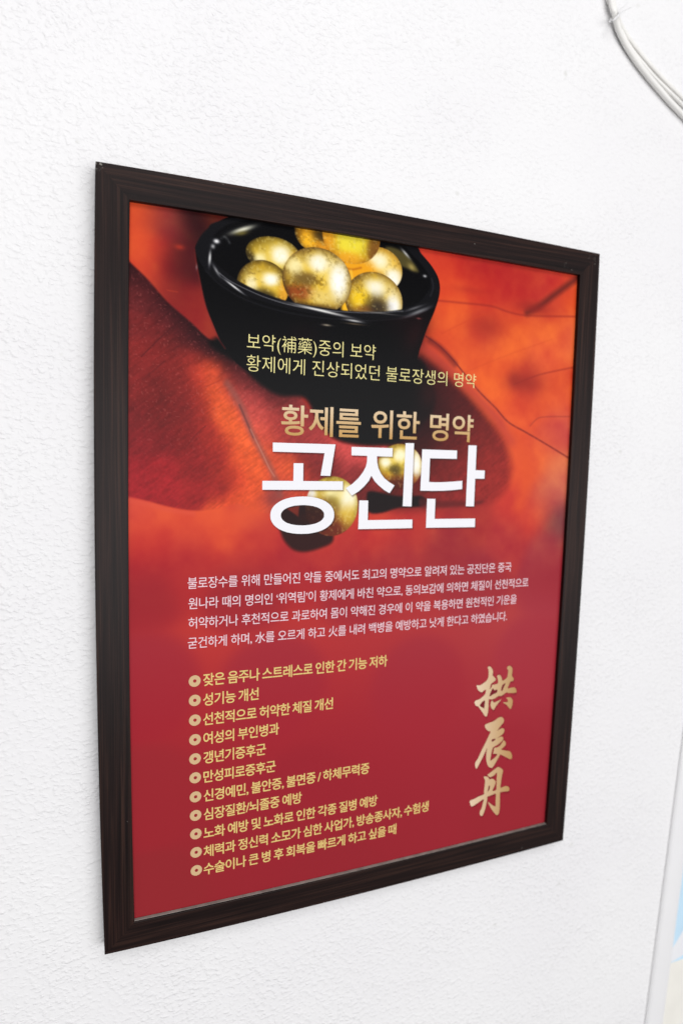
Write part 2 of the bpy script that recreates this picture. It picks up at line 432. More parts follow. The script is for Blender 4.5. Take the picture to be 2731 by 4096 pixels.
WFADE = sstep((430 - GY) / 60)
WEAVE = .13 * (vnoise(GX, GY, 1.6, 91, 1, math.radians(-38), 5.0) - .5) + .12 * (vnoise(GX, GY, 2.2, 92, 2) - .5) + .12 * (vnoise(GX, GY, 16.0, 93, 3) - .5)
GLINT = sstep((vnoise(GX, GY, 1.7, 95, 1) - .80) / .1) * sstep((230 - GX) / 80) * sstep((330 - GY) / 120) * .22
BASE = [(32.8, 33.0, 218, 78, 42), (40.1, 39.5, 218, 80, 44), (37.5, 68.3, 224, 86, 46), (48.9, 41.2, 190, 66, 46), (47.9, 66.9, 224, 88, 48), (52.4, 84.4, 220, 84, 48), (56.4, 37.1, 168, 62, 52), (64.0, 39.0, 152, 64, 58), (76.1, 40.2, 148, 66, 60), (65.6, 53.9, 150, 60, 54), (77.7, 52.2, 140, 60, 55), (59.8, 69.7, 190, 66, 48), (55.5, 96.1, 206, 74, 48), (61.9, 104.4, 170, 56, 46), (86.6, 37.0, 52, 24, 28), (91.6, 50.2, 58, 26, 30), (84.0, 62.1, 96, 38, 38), (94.4, 34.5, 62, 26, 28), (106.9, 30.9, 104, 38, 28), (114.9, 31.4, 104, 38, 28), (73.6, 78.7, 112, 42, 42), (76.9, 90.5, 96, 36, 38), (70.8, 94.3, 120, 42, 42), (84.2, 80.4, 92, 36, 38), (92.2, 88.7, 92, 34, 37), (66.0, 82.7, 160, 56, 46), (81.5, 108.6, 140, 46, 42), (71.0, 106.7, 150, 48, 44), (92.6, 113.5, 148, 47, 42), (95.8, 125.6, 154, 48, 42), (89.6, 126.2, 150, 46, 42), (104.1, 143.4, 162, 50, 42), (99.1, 134.6, 156, 48, 42), (112.0, 152.1, 150, 46, 40), (344.8, 32.5, 208, 60, 45), (378.9, 37.2, 202, 58, 42), (418.2, 38.3, 185, 50, 44), (480.2, 36.3, 188, 50, 45), (546.8, 37.7, 198, 58, 50), (561.7, 53.6, 228, 88, 40), (526.0, 72.2, 195, 60, 50), (380.0, 63.2, 214, 68, 42), (419.7, 71.4, 206, 60, 42), (461.0, 76.5, 196, 57, 46), (380.9, 86.0, 225, 82, 42), (401.0, 100.2, 232, 96, 45), (462.4, 103.8, 233, 101, 46), (527.4, 96.8, 236, 106, 48), (565.1, 110.9, 228, 100, 58), (374.6, 119.5, 222, 84, 44), (433.8, 113.5, 196, 64, 48), (415.0, 145.6, 233, 98, 45), (464.3, 141.4, 233, 98, 45), (529.7, 135.7, 229, 94, 54), (500.4, 169.9, 186, 60, 46), (466.5, 182.7, 231, 90, 40), (554.8, 169.7, 216, 80, 45), (444.9, 170.4, 233, 95, 40), (519.6, 193.5, 226, 88, 45), (556.4, 195.0, 228, 90, 50), (489.5, 209.4, 226, 84, 45), (540.3, 232.2, 206, 75, 60), (558.1, 220.5, 203, 82, 76), (514.7, 258.4, 230, 95, 50), (552.5, 275.8, 226, 116, 74), (502.6, 280.2, 228, 88, 45), (536.4, 312.7, 194, 88, 76), (561.9, 342.7, 136, 78, 78), (519.4, 331.0, 216, 75, 50), (563.2, 294.1, 206, 108, 88), (483.2, 323.5, 205, 62, 48), (432.9, 337.2, 174, 52, 48), (353.3, 339.5, 188, 55, 48), (393.6, 364.3, 165, 48, 52), (476.7, 359.4, 182, 56, 55), (545.5, 376.1, 170, 60, 66), (298.2, 355.1, 200, 58, 46), (263.3, 373.7, 180, 45, 48), (212.5, 378.3, 176, 42, 48), (317.5, 382.3, 170, 44, 52), (38.1, 320.5, 216, 76, 58), (74.2, 329.5, 223, 80, 48), (117.8, 330.0, 226, 84, 48), (49.0, 343.5, 212, 68, 45), (88.6, 347.2, 206, 62, 45), (132.9, 345.2, 223, 78, 42), (154.0, 321.3, 202, 75, 58), (163.7, 342.7, 200, 62, 48), (37.9, 369.1, 190, 42, 42), (88.7, 373.8, 180, 42, 45), (148.5, 372.9, 186, 45, 45), (228.6, 353.4, 195, 55, 45), (40.5, 395.3, 163, 35, 46), (148.9, 400.6, 163, 38, 48), (281.9, 404.0, 163, 40, 50), (436.8, 408.3, 163, 46, 56), (548.3, 414.0, 165, 50, 62), (42.5, 502.2, 162, 38, 50), (182.2, 517.6, 162, 40, 52), (362.2, 538.5, 162, 42, 54), (532.7, 520.1, 165, 48, 60), (40.9, 626.5, 156, 42, 50), (218.3, 658.7, 156, 40, 51), (497.7, 672.7, 158, 42, 54), (44.8, 742.7, 150, 44, 50), (256.8, 776.5, 152, 42, 51), (502.3, 734.5, 155, 42, 52)]  # lower red pinker to the right: reflected room haze put into the ink
wtl = (sstep((190 - GX) / 60) * sstep((215 - GY) / 60))[..., None]
img[:] = field_at(GX, GY, BASE, 9.0) * wtl + field_at(GX, GY, BASE, 16.0) * (1 - wtl)
mott = vnoise(GX, GY, 22.0, 94, 4) - .5
img *= 1 + WFADE[..., None] * .12 * mott[..., None]
img[..., 1] += WFADE * 26 * mott
LEFTCLOTH = [(33.5, 89.7, 62, 28, 34), (40.8, 100.8, 92, 38, 42), (54.3, 105.2, 74, 30, 36), (66.4, 119.4, 66, 27, 33), (81.8, 130.0, 58, 24, 30), (97.8, 142.6, 48, 20, 26), (112.0, 155.2, 40, 17, 24), (36.7, 119.4, 116, 46, 48), (51.5, 123.9, 106, 42, 45), (66.6, 137.6, 98, 38, 42), (82.0, 148.5, 88, 34, 38), (96.3, 158.3, 80, 30, 35), (109.0, 168.3, 72, 27, 32), (125.4, 171.7, 52, 20, 26), (38.2, 143.3, 132, 46, 46), (54.7, 146.5, 130, 44, 44), (71.5, 158.6, 122, 42, 41), (88.5, 171.3, 134, 44, 42), (38.4, 173.7, 140, 44, 42), (56.2, 172.3, 138, 43, 41), (74.8, 180.2, 138, 43, 40), (93.3, 177.2, 176, 56, 44), (38.5, 203.9, 136, 41, 40), (59.4, 199.6, 128, 39, 38), (81.1, 198.3, 136, 42, 39), (98.4, 192.4, 172, 54, 42), (38.6, 234.6, 132, 38, 40), (59.6, 230.7, 124, 36, 36), (82.7, 224.9, 130, 38, 37), (101.8, 219.1, 160, 48, 40), (38.7, 259.2, 142, 36, 41), (63.1, 258.5, 136, 35, 38), (87.8, 251.5, 138, 37, 36), (109.9, 244.4, 160, 46, 38), (38.7, 283.8, 160, 35, 43), (63.2, 283.5, 162, 35, 41), (91.1, 276.7, 150, 37, 38), (116.6, 269.9, 158, 43, 38), (126.5, 256.7, 180, 56, 40), (41.7, 304.1, 168, 36, 44), (66.3, 308.9, 166, 36, 42), (94.5, 308.9, 160, 38, 40), (120.2, 303.9, 160, 42, 38), (133.5, 289.3, 178, 52, 38), (106.0, 182.5, 216, 80, 46), (114.2, 185.1, 222, 84, 46), (119.0, 197.8, 230, 92, 48), (116.0, 212.1, 222, 84, 44), (124.3, 219.7, 234, 98, 50), (129.5, 235.5, 232, 94, 46), (126.2, 227.8, 230, 92, 46), (136.2, 245.0, 234, 96, 46), (143.0, 256.3, 234, 97, 46), (149.9, 270.9, 233, 95, 46), (153.5, 285.8, 231, 92, 45), (155.6, 300.5, 228, 88, 45), (150.6, 315.6, 228, 86, 44), (141.4, 272.6, 222, 80, 42), (143.6, 295.8, 214, 72, 42), (137.1, 315.5, 220, 78, 42), (120.4, 324.4, 224, 82, 46), (125.6, 187.5, 160, 58, 50), (133.8, 198.3, 172, 66, 60), (132.1, 183.9, 96, 36, 40), (140.2, 186.5, 108, 42, 44), (148.7, 194.2, 128, 50, 50), (141.8, 175.4, 48, 18, 24), (158.7, 193.5, 70, 26, 32), (172.4, 202.5, 76, 28, 34), (140.5, 209.3, 186, 76, 70), (152.2, 206.9, 184, 72, 68), (165.8, 209.4, 160, 62, 60), (181.4, 215.1, 130, 50, 50), (152.6, 226.6, 208, 84, 74), (162.6, 222.9, 200, 78, 70), (176.4, 228.8, 186, 70, 64), (186.9, 235.0, 178, 64, 60), (201.3, 237.8, 170, 62, 60), (211.9, 235.5, 150, 56, 56), (221.0, 247.2, 176, 66, 64), (161.4, 242.6, 214, 86, 66), (173.3, 248.8, 196, 74, 62), (187.3, 255.0, 160, 58, 54), (203.3, 254.5, 150, 54, 54), (227.0, 260.6, 168, 60, 60), (245.2, 256.7, 196, 74, 70), (264.5, 263.1, 204, 78, 74), (281.8, 268.1, 206, 78, 74), (170.1, 262.1, 220, 88, 54), (186.0, 268.3, 206, 80, 52), (195.1, 278.2, 224, 92, 50), (209.1, 267.8, 150, 52, 48), (223.6, 270.9, 128, 46, 46), (240.4, 277.5, 132, 46, 48), (261.3, 280.6, 160, 58, 58), (278.5, 285.8, 150, 54, 54), (180.8, 281.8, 216, 82, 50), (197.0, 292.0, 218, 84, 50), (211.2, 288.5, 178, 62, 50), (226.0, 288.3, 150, 52, 48), (250.0, 295.0, 136, 46, 46), (285.0, 303.4, 120, 40, 40), (296.4, 291.0, 150, 50, 48), (188.3, 305.6, 190, 72, 58), (206.3, 305.5, 206, 76, 50), (218.9, 308.9, 196, 70, 48), (196.0, 322.5, 170, 60, 54), (178.0, 319.0, 176, 70, 64), (289.5, 321.6, 110, 36, 36), (260.4, 321.4, 130, 44, 40), (164.3, 322.3, 200, 74, 54)]
FOLD = [(346.4, 170.9, 66, 20, 25), (369.3, 175.8, 110, 40, 42), (397.4, 193.9, 92, 28, 30), (347.7, 203.4, 36, 11, 17), (387.0, 224.6, 80, 24, 26), (426.9, 222.8, 112, 36, 34), (452.8, 242.5, 142, 44, 40), (349.4, 246.1, 58, 18, 20), (388.7, 261.6, 122, 38, 36), (428.8, 260.6, 141, 42, 38), (463.2, 277.3, 166, 50, 42), (332.4, 289.4, 100, 30, 26), (390.2, 295.5, 142, 42, 40), (443.7, 305.6, 162, 46, 42), (296.2, 296.2, 110, 34, 30), (371.6, 316.0, 126, 38, 38), (279.1, 315.7, 132, 38, 34), (411.3, 316.1, 152, 46, 44)]
blob(435.6, 108.3, 24.6, 12.8, (172, 54, 42), 0.65, 0.00, 1.0)
blob(411.6, 69.1, 28.0, 4.6, (176, 48, 42), 0.40, 0.00, 1.0)
stroke([(574.4, 30.3), (538.7, 55.8), (512.8, 74.9), (493.6, 85.8)], 7.26, (100, 44, 42), 4.62, 0.75, 0.00)
blob(504.2, 79.0, 22.9, 7.7, (150, 45, 42), 0.70, 0.00, 1.0)
stroke([(365.6, 86.2), (400.4, 85.0), (440.6, 84.0), (465.8, 87.9), (495.9, 89.0), (568.0, 82.0)], 1.98, (150, 46, 42), 1.65, 0.55, 0.00)
stroke([(478.9, 173.5), (517.5, 158.8), (572.0, 145.1)], 1.65, (150, 48, 42), 1.32, 0.60, 0.30)
blob(493.9, 170.4, 25.3, 11.2, (160, 50, 40), 0.70, 0.00, 1.0)
blob(478.5, 168.0, 9.5, 10.4, (150, 48, 40), 0.50, 0.00, 1.0)
stroke([(505.8, 222.8), (517.2, 213.0), (534.3, 210.0), (571.4, 208.1)], 1.32, (150, 56, 52), 0.99, 0.50, 0.30)
stroke([(384.7, 174.7), (456.0, 143.8), (533.0, 114.0)], 1.65, (206, 72, 38), 1.32, 0.25, 0.00)
stroke([(374.7, 122.7), (405.3, 106.4), (444.9, 88.6)], 1.65, (206, 70, 40), 1.32, 0.40, 0.00)
fill_field([(345.4, 146.6), (368.5, 157.7), (392.5, 174.1), (417.3, 192.7), (443.0, 215.2), (464.3, 235.8), (476.8, 259.3), (480.0, 284.1), (470.0, 305.6), (448.6, 318.3), (411.7, 323.7), (352.8, 326.0), (297.2, 324.9), (265.4, 325.3), (278.5, 296.4), (298.7, 263.8), (309.0, 250.6), (310.7, 199.0), (327.7, 165.8)], FOLD, 9.90, 24.0)
stroke([(348.8, 138.2), (376.1, 155.5), (404.4, 175.0), (431.7, 195.9), (460.0, 219.6), (480.5, 241.6)], 11.88, (190, 70, 60), 7.26, 0.75, 0.00)
stroke([(478.4, 227.5), (496.0, 258.8), (502.6, 294.6), (494.2, 323.5)], 13.20, (224, 86, 44), 11.22, 0.70, 0.00)
stroke([(359.9, 132.3), (375.5, 140.7), (393.7, 155.7)], 7.26, (110, 40, 44), 3.30, 0.55, 0.00)
stroke([(354.1, 128.0), (371.5, 136.8), (389.5, 150.1), (408.0, 167.0), (429.1, 185.8), (452.8, 203.3), (472.8, 219.7), (499.6, 230.9), (527.2, 242.4), (570.4, 261.3)], 1.98, (116, 38, 42), 1.06, 0.70, 0.50)
blob(78.2, 66.8, 4.5, 2.5, (200, 62, 42), 0.60, 0.00, 1.0)
stroke([(67.1, 109.6), (76.8, 110.2)], 0.99, (190, 70, 44), 0.66, 0.50, 0.00)
fill_field([(16.0, 72.2), (31.9, 86.9), (48.0, 100.8), (67.3, 120.7), (89.8, 138.0), (104.7, 150.7), (115.8, 156.1), (151.6, 167.1), (195.5, 193.6), (225.6, 231.6), (242.6, 248.0), (277.1, 254.2), (314.6, 256.9), (310.6, 296.1), (279.1, 315.7), (224.8, 332.8), (185.6, 330.8), (160.3, 326.2), (140.5, 318.2), (120.4, 322.9), (94.6, 325.0), (69.4, 320.7), (50.7, 315.5), (32.7, 311.2), (19.2, 309.2), (16.7, 188.0)], LEFTCLOTH, 1.65, 8.0)
blob(157.2, 324.4, 18.6, 10.3, (226, 86, 46), 0.75, 0.00, 1.0)
blob(126.8, 333.1, 33.0, 9.0, (226, 84, 48), 0.60, 0.00, 1.0)
stroke([(29.9, 313.7), (50.7, 318.3), (69.4, 323.9), (94.6, 328.0)], 3.96, (222, 84, 62), 2.64, 0.60, 0.00)
stroke([(43.2, 175.2), (59.4, 157.4), (73.0, 143.7)], 0.99, (84, 30, 34), 0.66, 0.60, 0.40)
stroke([(44.4, 197.2), (54.2, 188.3), (65.1, 177.8)], 0.99, (96, 34, 36), 0.66, 0.50, 0.40)
stroke([(85.3, 263.0), (96.6, 248.3), (105.8, 239.4)], 0.99, (98, 30, 30), 0.66, 0.50, 0.40)
stroke([(105.4, 200.3), (112.0, 197.3), (121.6, 192.4)], 0.99, (170, 58, 40), 0.66, 0.60, 0.00)
stroke([(127.2, 195.5), (142.5, 218.9), (152.8, 242.9), (165.2, 265.5), (177.5, 287.0), (184.8, 308.9)], 6.60, (150, 92, 84), 2.97, 0.62, 0.00)
stroke([(140.3, 216.9), (147.8, 233.3), (155.4, 249.3)], 1.98, (110, 66, 66), 0.99, 0.60, 0.00)
stroke([(152.2, 241.1), (159.2, 254.6), (166.2, 267.6), (172.6, 280.4), (178.5, 289.4)], 1.32, (205, 140, 122), 0.83, 0.60, 0.00)
blob(178.8, 310.8, 9.5, 11.0, (140, 70, 66), 0.60, 0.00, 1.0)
fill([(115.7, 151.2), (139.7, 175.2), (161.2, 193.4), (183.1, 204.0), (211.2, 206.0), (227.2, 231.5), (249.4, 248.7), (287.6, 253.9), (323.5, 248.5), (352.5, 229.4), (368.9, 202.2), (361.7, 176.3), (343.8, 153.2), (273.3, 132.5)], (5, 4, 8), 4.29, 1.00, True)
blob(362.4, 192.7, 19.0, 26.3, (64, 18, 22), 0.80, 0.00, 1.0)
blob(348.7, 229.6, 22.6, 13.1, (56, 16, 20), 0.70, 0.00, 1.0)
fill([(93.3, 67.6), (95.2, 81.3), (99.5, 100.4), (104.3, 119.6), (111.2, 136.0), (121.6, 156.4), (139.7, 176.7), (176.6, 191.8), (258.2, 199.0), (317.4, 182.6), (340.4, 160.0), (347.1, 141.6), (355.5, 118.1), (364.2, 97.7), (369.8, 77.5), (367.7, 61.5), (356.5, 46.9), (341.2, 36.2), (318.9, 23.6), (203.8, 8.1), (142.8, 25.1), (119.6, 34.3), (104.1, 49.3), (95.7, 60.2)], (4, 4, 9), 0.66, 1.00, True)
blob(339.1, 126.2, 13.3, 24.1, (52, 15, 20), 0.85, 0.35, 1.0)
blob(325.8, 114.7, 25.5, 19.1, (34, 10, 16), 0.60, 0.00, 1.0)
blob(207.0, 138.7, 19.3, 12.0, (26, 8, 14), 0.60, 0.00, 1.0)
stroke([(93.6, 67.5), (95.2, 81.3), (104.3, 119.6), (115.1, 147.0), (124.6, 161.1)], 1.65, (138, 48, 46), 0.83, 0.55, 0.00)
fill([(93.9, 68.9), (96.5, 57.3), (104.8, 45.8), (119.6, 35.2), (203.8, 8.1), (322.5, 23.1), (345.0, 37.2), (362.4, 54.1), (368.8, 71.1), (366.4, 86.1), (354.7, 97.1), (329.2, 107.3), (293.6, 114.2), (252.4, 117.3), (212.9, 116.5), (174.9, 112.2), (144.4, 105.3), (117.8, 95.5), (101.8, 83.3)], (25, 25, 31), 0.99, 1.00, True)
fill([(107.2, 65.7), (109.9, 54.1), (119.7, 42.8), (137.1, 33.7), (204.0, 17.0), (304.7, 25.8), (335.9, 41.7), (353.2, 57.0), (357.4, 69.3), (354.1, 81.0), (343.3, 91.0), (325.3, 100.4), (296.9, 106.7), (258.9, 109.8), (222.4, 110.1), (187.3, 107.3), (159.4, 100.8), (135.3, 92.0), (117.5, 81.3), (109.6, 73.9)], (4, 4, 9), 1.32, 1.00, True)
fill([(299.8, 35.9), (317.6, 36.4), (336.2, 49.0), (341.3, 57.9), (323.7, 55.2), (307.4, 51.1)], (104, 94, 52), 2.64, 0.90, True)
blob(332.7, 53.3, 5.1, 3.2, (190, 170, 100), 0.70, 0.60, 1.0)
BOWLCLIP = np.zeros((NY, NX)); sl_, a_ = mask([(117.6, 86.4), (127.9, 93.4), (144.3, 99.6), (165.6, 105.9), (193.6, 110.8), (225.8, 112.4), (259.0, 111.3), (289.9, 108.7), (323.6, 103.1), (345.2, 91.8), (357.6, 75.8), (363.5, 33.0), (338.3, -46.1), (113.0, -5.5), (97.1, 55.9)], 0.6, False); BOWLCLIP[sl_] = a_
ball(218.8, 32.5, 24.0, 20.8, (70, 52, 22), (228, 160, 34), [(-0.35, 0.45, 0.35, 0.4, (255, 190, 40), 0.95), (0.35, 0.1, 0.5, 0.35, (62, 52, 32), 0.85), (0.5, 0.75, 0.5, 0.3, (240, 160, 40), 0.8)], 11, 0.40, True)
ball(292.5, 61.2, 28.8, 24.2, (150, 104, 30), (242, 190, 64), [(0.0, -0.35, 0.4, 0.35, (255, 248, 220), 0.95), (0.62, 0.38, 0.34, 0.5, (255, 252, 240), 0.95), (-0.6, 0.2, 0.5, 0.5, (246, 168, 36), 0.9), (-0.05, 0.35, 0.3, 0.25, (190, 130, 50), 0.5)], 12, 0.45, True)
fill([(250.7, 58.2), (271.0, 57.0), (285.0, 65.9), (282.2, 84.9), (258.9, 109.2), (251.6, 88.6)], (240, 166, 30), 3.30, 1.00, True)
stroke([(251.5, 64.2), (260.3, 65.4), (271.1, 62.2)], 1.65, (170, 92, 24), 1.65, 0.70, 0.00)
stroke([(259.4, 66.8), (262.1, 78.1), (264.4, 87.0)], 1.98, (252, 214, 90), 1.98, 0.60, 0.00)
ball(259.3, 29.5, 33.9, 30.1, (150, 96, 26), (246, 206, 44), [(0.0, 0.25, 0.6, 0.5, (242, 226, 66), 0.9), (0.78, 0.3, 0.22, 0.5, (120, 76, 40), 0.75), (-0.8, 0.2, 0.25, 0.6, (236, 160, 40), 0.8), (-0.1, 0.85, 0.5, 0.25, (245, 170, 40), 0.8)], 13, 0.28, True)
ball(172.9, 61.5, 29.1, 18.0, (78, 64, 24), (216, 178, 48), [(0.27, 0.02, 0.34, 0.5, (255, 250, 226), 1), (-0.5, 0.42, 0.22, 0.36, (252, 240, 180), 0.95), (0.85, 0.25, 0.2, 0.5, (242, 172, 50), 0.9), (-0.85, 0.5, 0.2, 0.5, (50, 42, 24), 0.8)], 14, 0.75, True)
ball(162.9, 94.2, 27.5, 25.6, (84, 66, 28), (224, 182, 52), [(0.28, -0.28, 0.3, 0.24, (255, 252, 236), 1), (-0.45, 0.0, 0.2, 0.32, (250, 238, 190), 0.9), (0.08, 0.42, 0.42, 0.28, (62, 56, 36), 0.85), (0.8, 0.25, 0.2, 0.5, (240, 172, 50), 0.9)], 15, 0.80, True)
fill([(253.3, 88.4), (268.1, 74.3), (272.5, 107.7), (250.6, 113.1)], (247, 186, 36), 3.30, 1.00, True)
ball(288.1, 95.4, 34.7, 30.8, (110, 80, 34), (228, 182, 48), [(0.05, -0.42, 0.34, 0.3, (252, 248, 230), 0.95), (0.66, 0.18, 0.27, 0.5, (255, 253, 245), 1), (-0.48, -0.02, 0.32, 0.32, (248, 206, 38), 0.95), (0.12, 0.28, 0.4, 0.42, (58, 50, 50), 0.88), (-0.35, 0.42, 0.3, 0.2, (120, 70, 40), 0.6)], 16, 0.60, True)
ball(221.7, 81.9, 38.8, 34.2, (92, 64, 28), (230, 186, 52), [(0.04, -0.52, 0.3, 0.27, (255, 252, 238), 1), (0.6, -0.05, 0.27, 0.52, (255, 254, 246), 1), (-0.64, -0.34, 0.22, 0.24, (252, 236, 170), 0.95), (-0.36, 0.0, 0.34, 0.22, (106, 82, 46), 0.75), (-0.5, 0.42, 0.38, 0.2, (150, 60, 32), 0.75), (0.12, 0.5, 0.36, 0.24, (240, 212, 120), 0.8), (-0.1, 0.88, 0.8, 0.14, (80, 58, 28), 0.8)], 17, 0.80, True)
fill([(101.8, 83.3), (114.6, 80.3), (123.4, 85.7), (135.3, 92.0), (159.4, 100.8), (187.3, 106.7), (222.4, 109.5), (258.9, 109.8), (296.8, 106.4), (325.3, 100.1), (345.1, 90.2), (356.1, 75.9), (367.5, 76.2), (366.4, 86.1), (354.7, 97.1), (329.2, 107.3), (293.6, 114.2), (252.4, 117.3), (212.9, 116.5), (174.9, 112.2), (144.4, 105.3), (117.8, 95.5)], (20, 20, 26), 0.99, 1.00, True)
stroke([(117.6, 87.0), (127.9, 93.4), (144.3, 99.6), (165.6, 105.9), (193.6, 110.8), (225.8, 112.1), (259.0, 111.0), (289.9, 108.4), (323.6, 102.8)], 0.99, (126, 126, 130), 0.59, 0.80, 0.00)
stroke([(103.8, 86.4), (114.9, 95.8), (128.1, 103.4), (144.5, 110.2), (175.0, 116.9), (213.0, 120.1), (252.5, 119.7), (293.6, 116.1), (329.2, 108.6), (354.8, 98.1)], 1.32, (60, 60, 66), 1.32, 0.55, 0.00)
blob(227.4, 112.9, 31.2, 1.4, (246, 245, 240), 0.95, 0.11, 1.0)
blob(295.1, 108.1, 24.7, 0.9, (150, 146, 138), 0.60, 0.00, 1.0)
blob(338.0, 98.0, 12.6, 1.3, (130, 130, 132), 0.80, -0.38, 1.0)
blob(343.7, 101.3, 16.4, 2.1, (146, 146, 148), 0.85, -0.42, 1.0)
stroke([(357.9, 82.2), (361.3, 72.1), (359.0, 62.7)], 1.65, (60, 60, 66), 1.32, 0.70, 0.00)
blob(107.9, 73.5, 1.3, 7.3, (226, 226, 224), 0.95, 0.06, 1.0)
blob(114.7, 85.1, 1.5, 6.2, (170, 170, 170), 0.80, -0.60, 1.0)
blob(114.2, 56.3, 3.2, 2.3, (246, 246, 246), 1.00, 0.00, 1.0)
blob(110.8, 61.8, 2.3, 2.5, (205, 205, 205), 0.80, 0.00, 1.0)
stroke([(119.3, 52.8), (122.8, 51.1), (127.3, 55.9)], 2.64, (90, 92, 92), 1.32, 0.70, 0.80)
blob(140.2, 41.2, 13.7, 2.6, (236, 235, 214), 0.95, -0.42, 1.0)
blob(139.7, 45.0, 7.2, 2.3, (128, 116, 58), 0.80, -0.30, 1.0)
blob(132.4, 98.6, 11.3, 1.1, (240, 240, 238), 0.90, 0.55, 1.0)
blob(95.0, 84.1, 0.9, 2.8, (150, 130, 130), 0.70, 0.00, 1.0)
blob(233.1, 127.4, 5.9, 1.1, (190, 178, 156), 0.80, 0.00, 1.0)
blob(264.7, 119.7, 10.9, 1.1, (226, 226, 224), 0.85, 0.05, 1.0)
blob(265.1, 123.0, 13.0, 0.8, (150, 130, 100), 0.70, 0.00, 1.0)
blob(324.9, 39.5, 7.3, 1.6, (206, 206, 202), 0.85, 0.70, 1.0)
blob(350.0, 60.9, 2.6, 1.6, (200, 200, 200), 0.90, 0.00, 1.0)
blob(344.0, 108.9, 3.3, 1.0, (190, 110, 105), 0.60, 0.00, 1.0)
fill([(286.2, 310.5), (291.9, 305.1), (324.6, 310.5), (354.4, 310.5), (362.4, 317.2), (354.9, 322.2), (327.5, 323.3), (304.6, 329.2), (289.1, 327.7)], (26, 9, 13), 2.31, 0.95, True)
fill([(354.5, 312.7), (375.2, 316.1), (428.4, 316.3), (442.2, 316.3), (428.6, 321.5), (375.5, 324.0), (355.0, 322.7)], (104, 34, 36), 2.97, 0.70, True)
ball(326.3, 276.6, 28.7, 25.9, (120, 84, 26), (226, 194, 62), [(-0.62, -0.18, 0.22, 0.22, (255, 250, 220), 1), (0.0, -0.5, 0.3, 0.28, (255, 248, 205), 1), (0.72, -0.1, 0.22, 0.55, (253, 250, 236), 1), (-0.22, 0.16, 0.28, 0.26, (92, 80, 34), 0.85), (-0.5, 0.45, 0.25, 0.2, (240, 190, 40), 0.8), (0.0, 0.86, 1.0, 0.46, (96, 32, 22), 0.97), (0.5, 0.55, 0.3, 0.2, (190, 110, 50), 0.7)], 21, 0.45, False)
fill([(181.0, 330.3), (184.5, 323.3), (191.7, 320.2), (214.8, 315.6), (240.5, 327.8), (246.2, 348.1), (245.7, 361.1), (231.2, 367.6), (214.3, 370.9), (200.9, 368.0), (190.8, 358.0), (185.7, 346.1)], (58, 18, 18), 2.97, 0.97, True)
ball(244.5, 321.5, 30.9, 32.9, (140, 110, 30), (222, 192, 60), [(0.58, -0.28, 0.34, 0.42, (254, 252, 232), 1), (0.0, -0.42, 0.3, 0.2, (250, 240, 180), 0.8), (-0.8, -0.4, 0.2, 0.2, (252, 250, 236), 1), (0.0, -0.1, 0.3, 0.25, (150, 130, 50), 0.7), (-0.75, 0.4, 0.8, 0.6, (82, 32, 20), 0.97), (0.0, 0.8, 0.75, 0.42, (116, 42, 24), 0.95), (0.62, 0.35, 0.3, 0.4, (222, 180, 60), 0.6)], 22, 0.25, False)
fill([(192.6, 323.4), (207.0, 320.5), (206.0, 332.6)], (214, 78, 48), 1.32, 0.95, False)
blob(220.2, 333.2, 14.3, 6.4, (108, 44, 18), 0.60, 0.00, 1.0)
SHADOWS = [
    [(176.2, 254.0), (246.8, 253.9), (241.5, 288.3), (230.3, 288.0), (234.3, 263.7), (176.4, 263.5)],
    [(199.5, 275.2), (210.4, 275.1), (210.6, 294.1), (256.6, 294.1), (256.8, 303.6), (165.7, 303.6), (165.6, 294.2), (199.5, 294.1)],
    [(247.3, 330.9), (247.0, 334.6), (245.8, 337.9), (243.8, 340.9), (241.0, 343.5), (237.5, 345.9), (233.3, 347.8), (228.5, 349.3), (223.2, 350.4), (217.4, 351.1), (210.8, 351.2), (204.2, 350.9), (198.5, 350.1), (193.3, 349.0), (188.7, 347.4), (184.6, 345.4), (181.2, 343.1), (178.5, 340.5), (176.5, 337.6), (175.2, 334.5), (174.8, 330.9), (175.1, 327.3), (176.2, 324.1), (178.1, 321.3), (180.8, 318.7), (184.1, 316.4), (188.1, 314.4), (192.6, 312.9), (197.7, 311.7), (203.4, 311.0), (209.9, 310.7), (216.5, 310.8), (222.3, 311.5), (227.6, 312.6), (232.4, 314.1), (236.7, 316.0), (240.3, 318.3), (243.3, 320.9), (245.4, 323.9), (246.8, 327.1)],
    [(265.8, 256.0), (316.2, 256.0), (316.3, 265.7), (296.9, 265.6), (297.4, 272.3), (299.3, 279.2), (302.5, 284.8), (306.8, 289.9), (313.0, 294.4), (320.1, 298.2), (314.1, 307.0), (307.6, 303.7), (300.6, 298.6), (295.0, 293.5), (290.8, 287.4), (287.9, 293.1), (282.8, 299.0), (276.0, 304.9), (267.7, 309.7), (260.4, 301.6), (268.3, 296.4), (275.0, 290.4), (280.6, 283.3), (283.7, 277.4), (284.9, 272.0), (285.0, 265.4), (266.0, 265.3)],
    [(332.4, 249.7), (343.3, 249.7), (343.0, 322.3), (331.5, 321.9)],
    [(276.9, 315.1), (287.8, 315.3), (287.9, 337.4), (344.7, 337.5), (344.9, 347.5), (276.7, 347.4)],
    [(354.3, 256.3), (401.1, 256.3), (401.3, 266.2), (365.0, 266.3), (364.9, 293.9), (375.5, 294.1), (385.8, 293.8), (397.6, 293.1), (410.3, 292.0), (410.4, 301.9), (398.1, 303.2), (385.0, 304.0), (369.5, 304.2), (353.7, 304.0)],
    [(416.7, 249.7), (428.2, 249.6), (428.3, 279.1), (441.5, 279.3), (441.5, 289.3), (428.2, 289.3), (428.2, 322.7), (416.6, 322.6)],
    [(363.1, 313.4), (374.3, 313.6), (374.3, 337.3), (430.7, 337.5), (430.9, 348.0), (363.1, 347.5)],
]
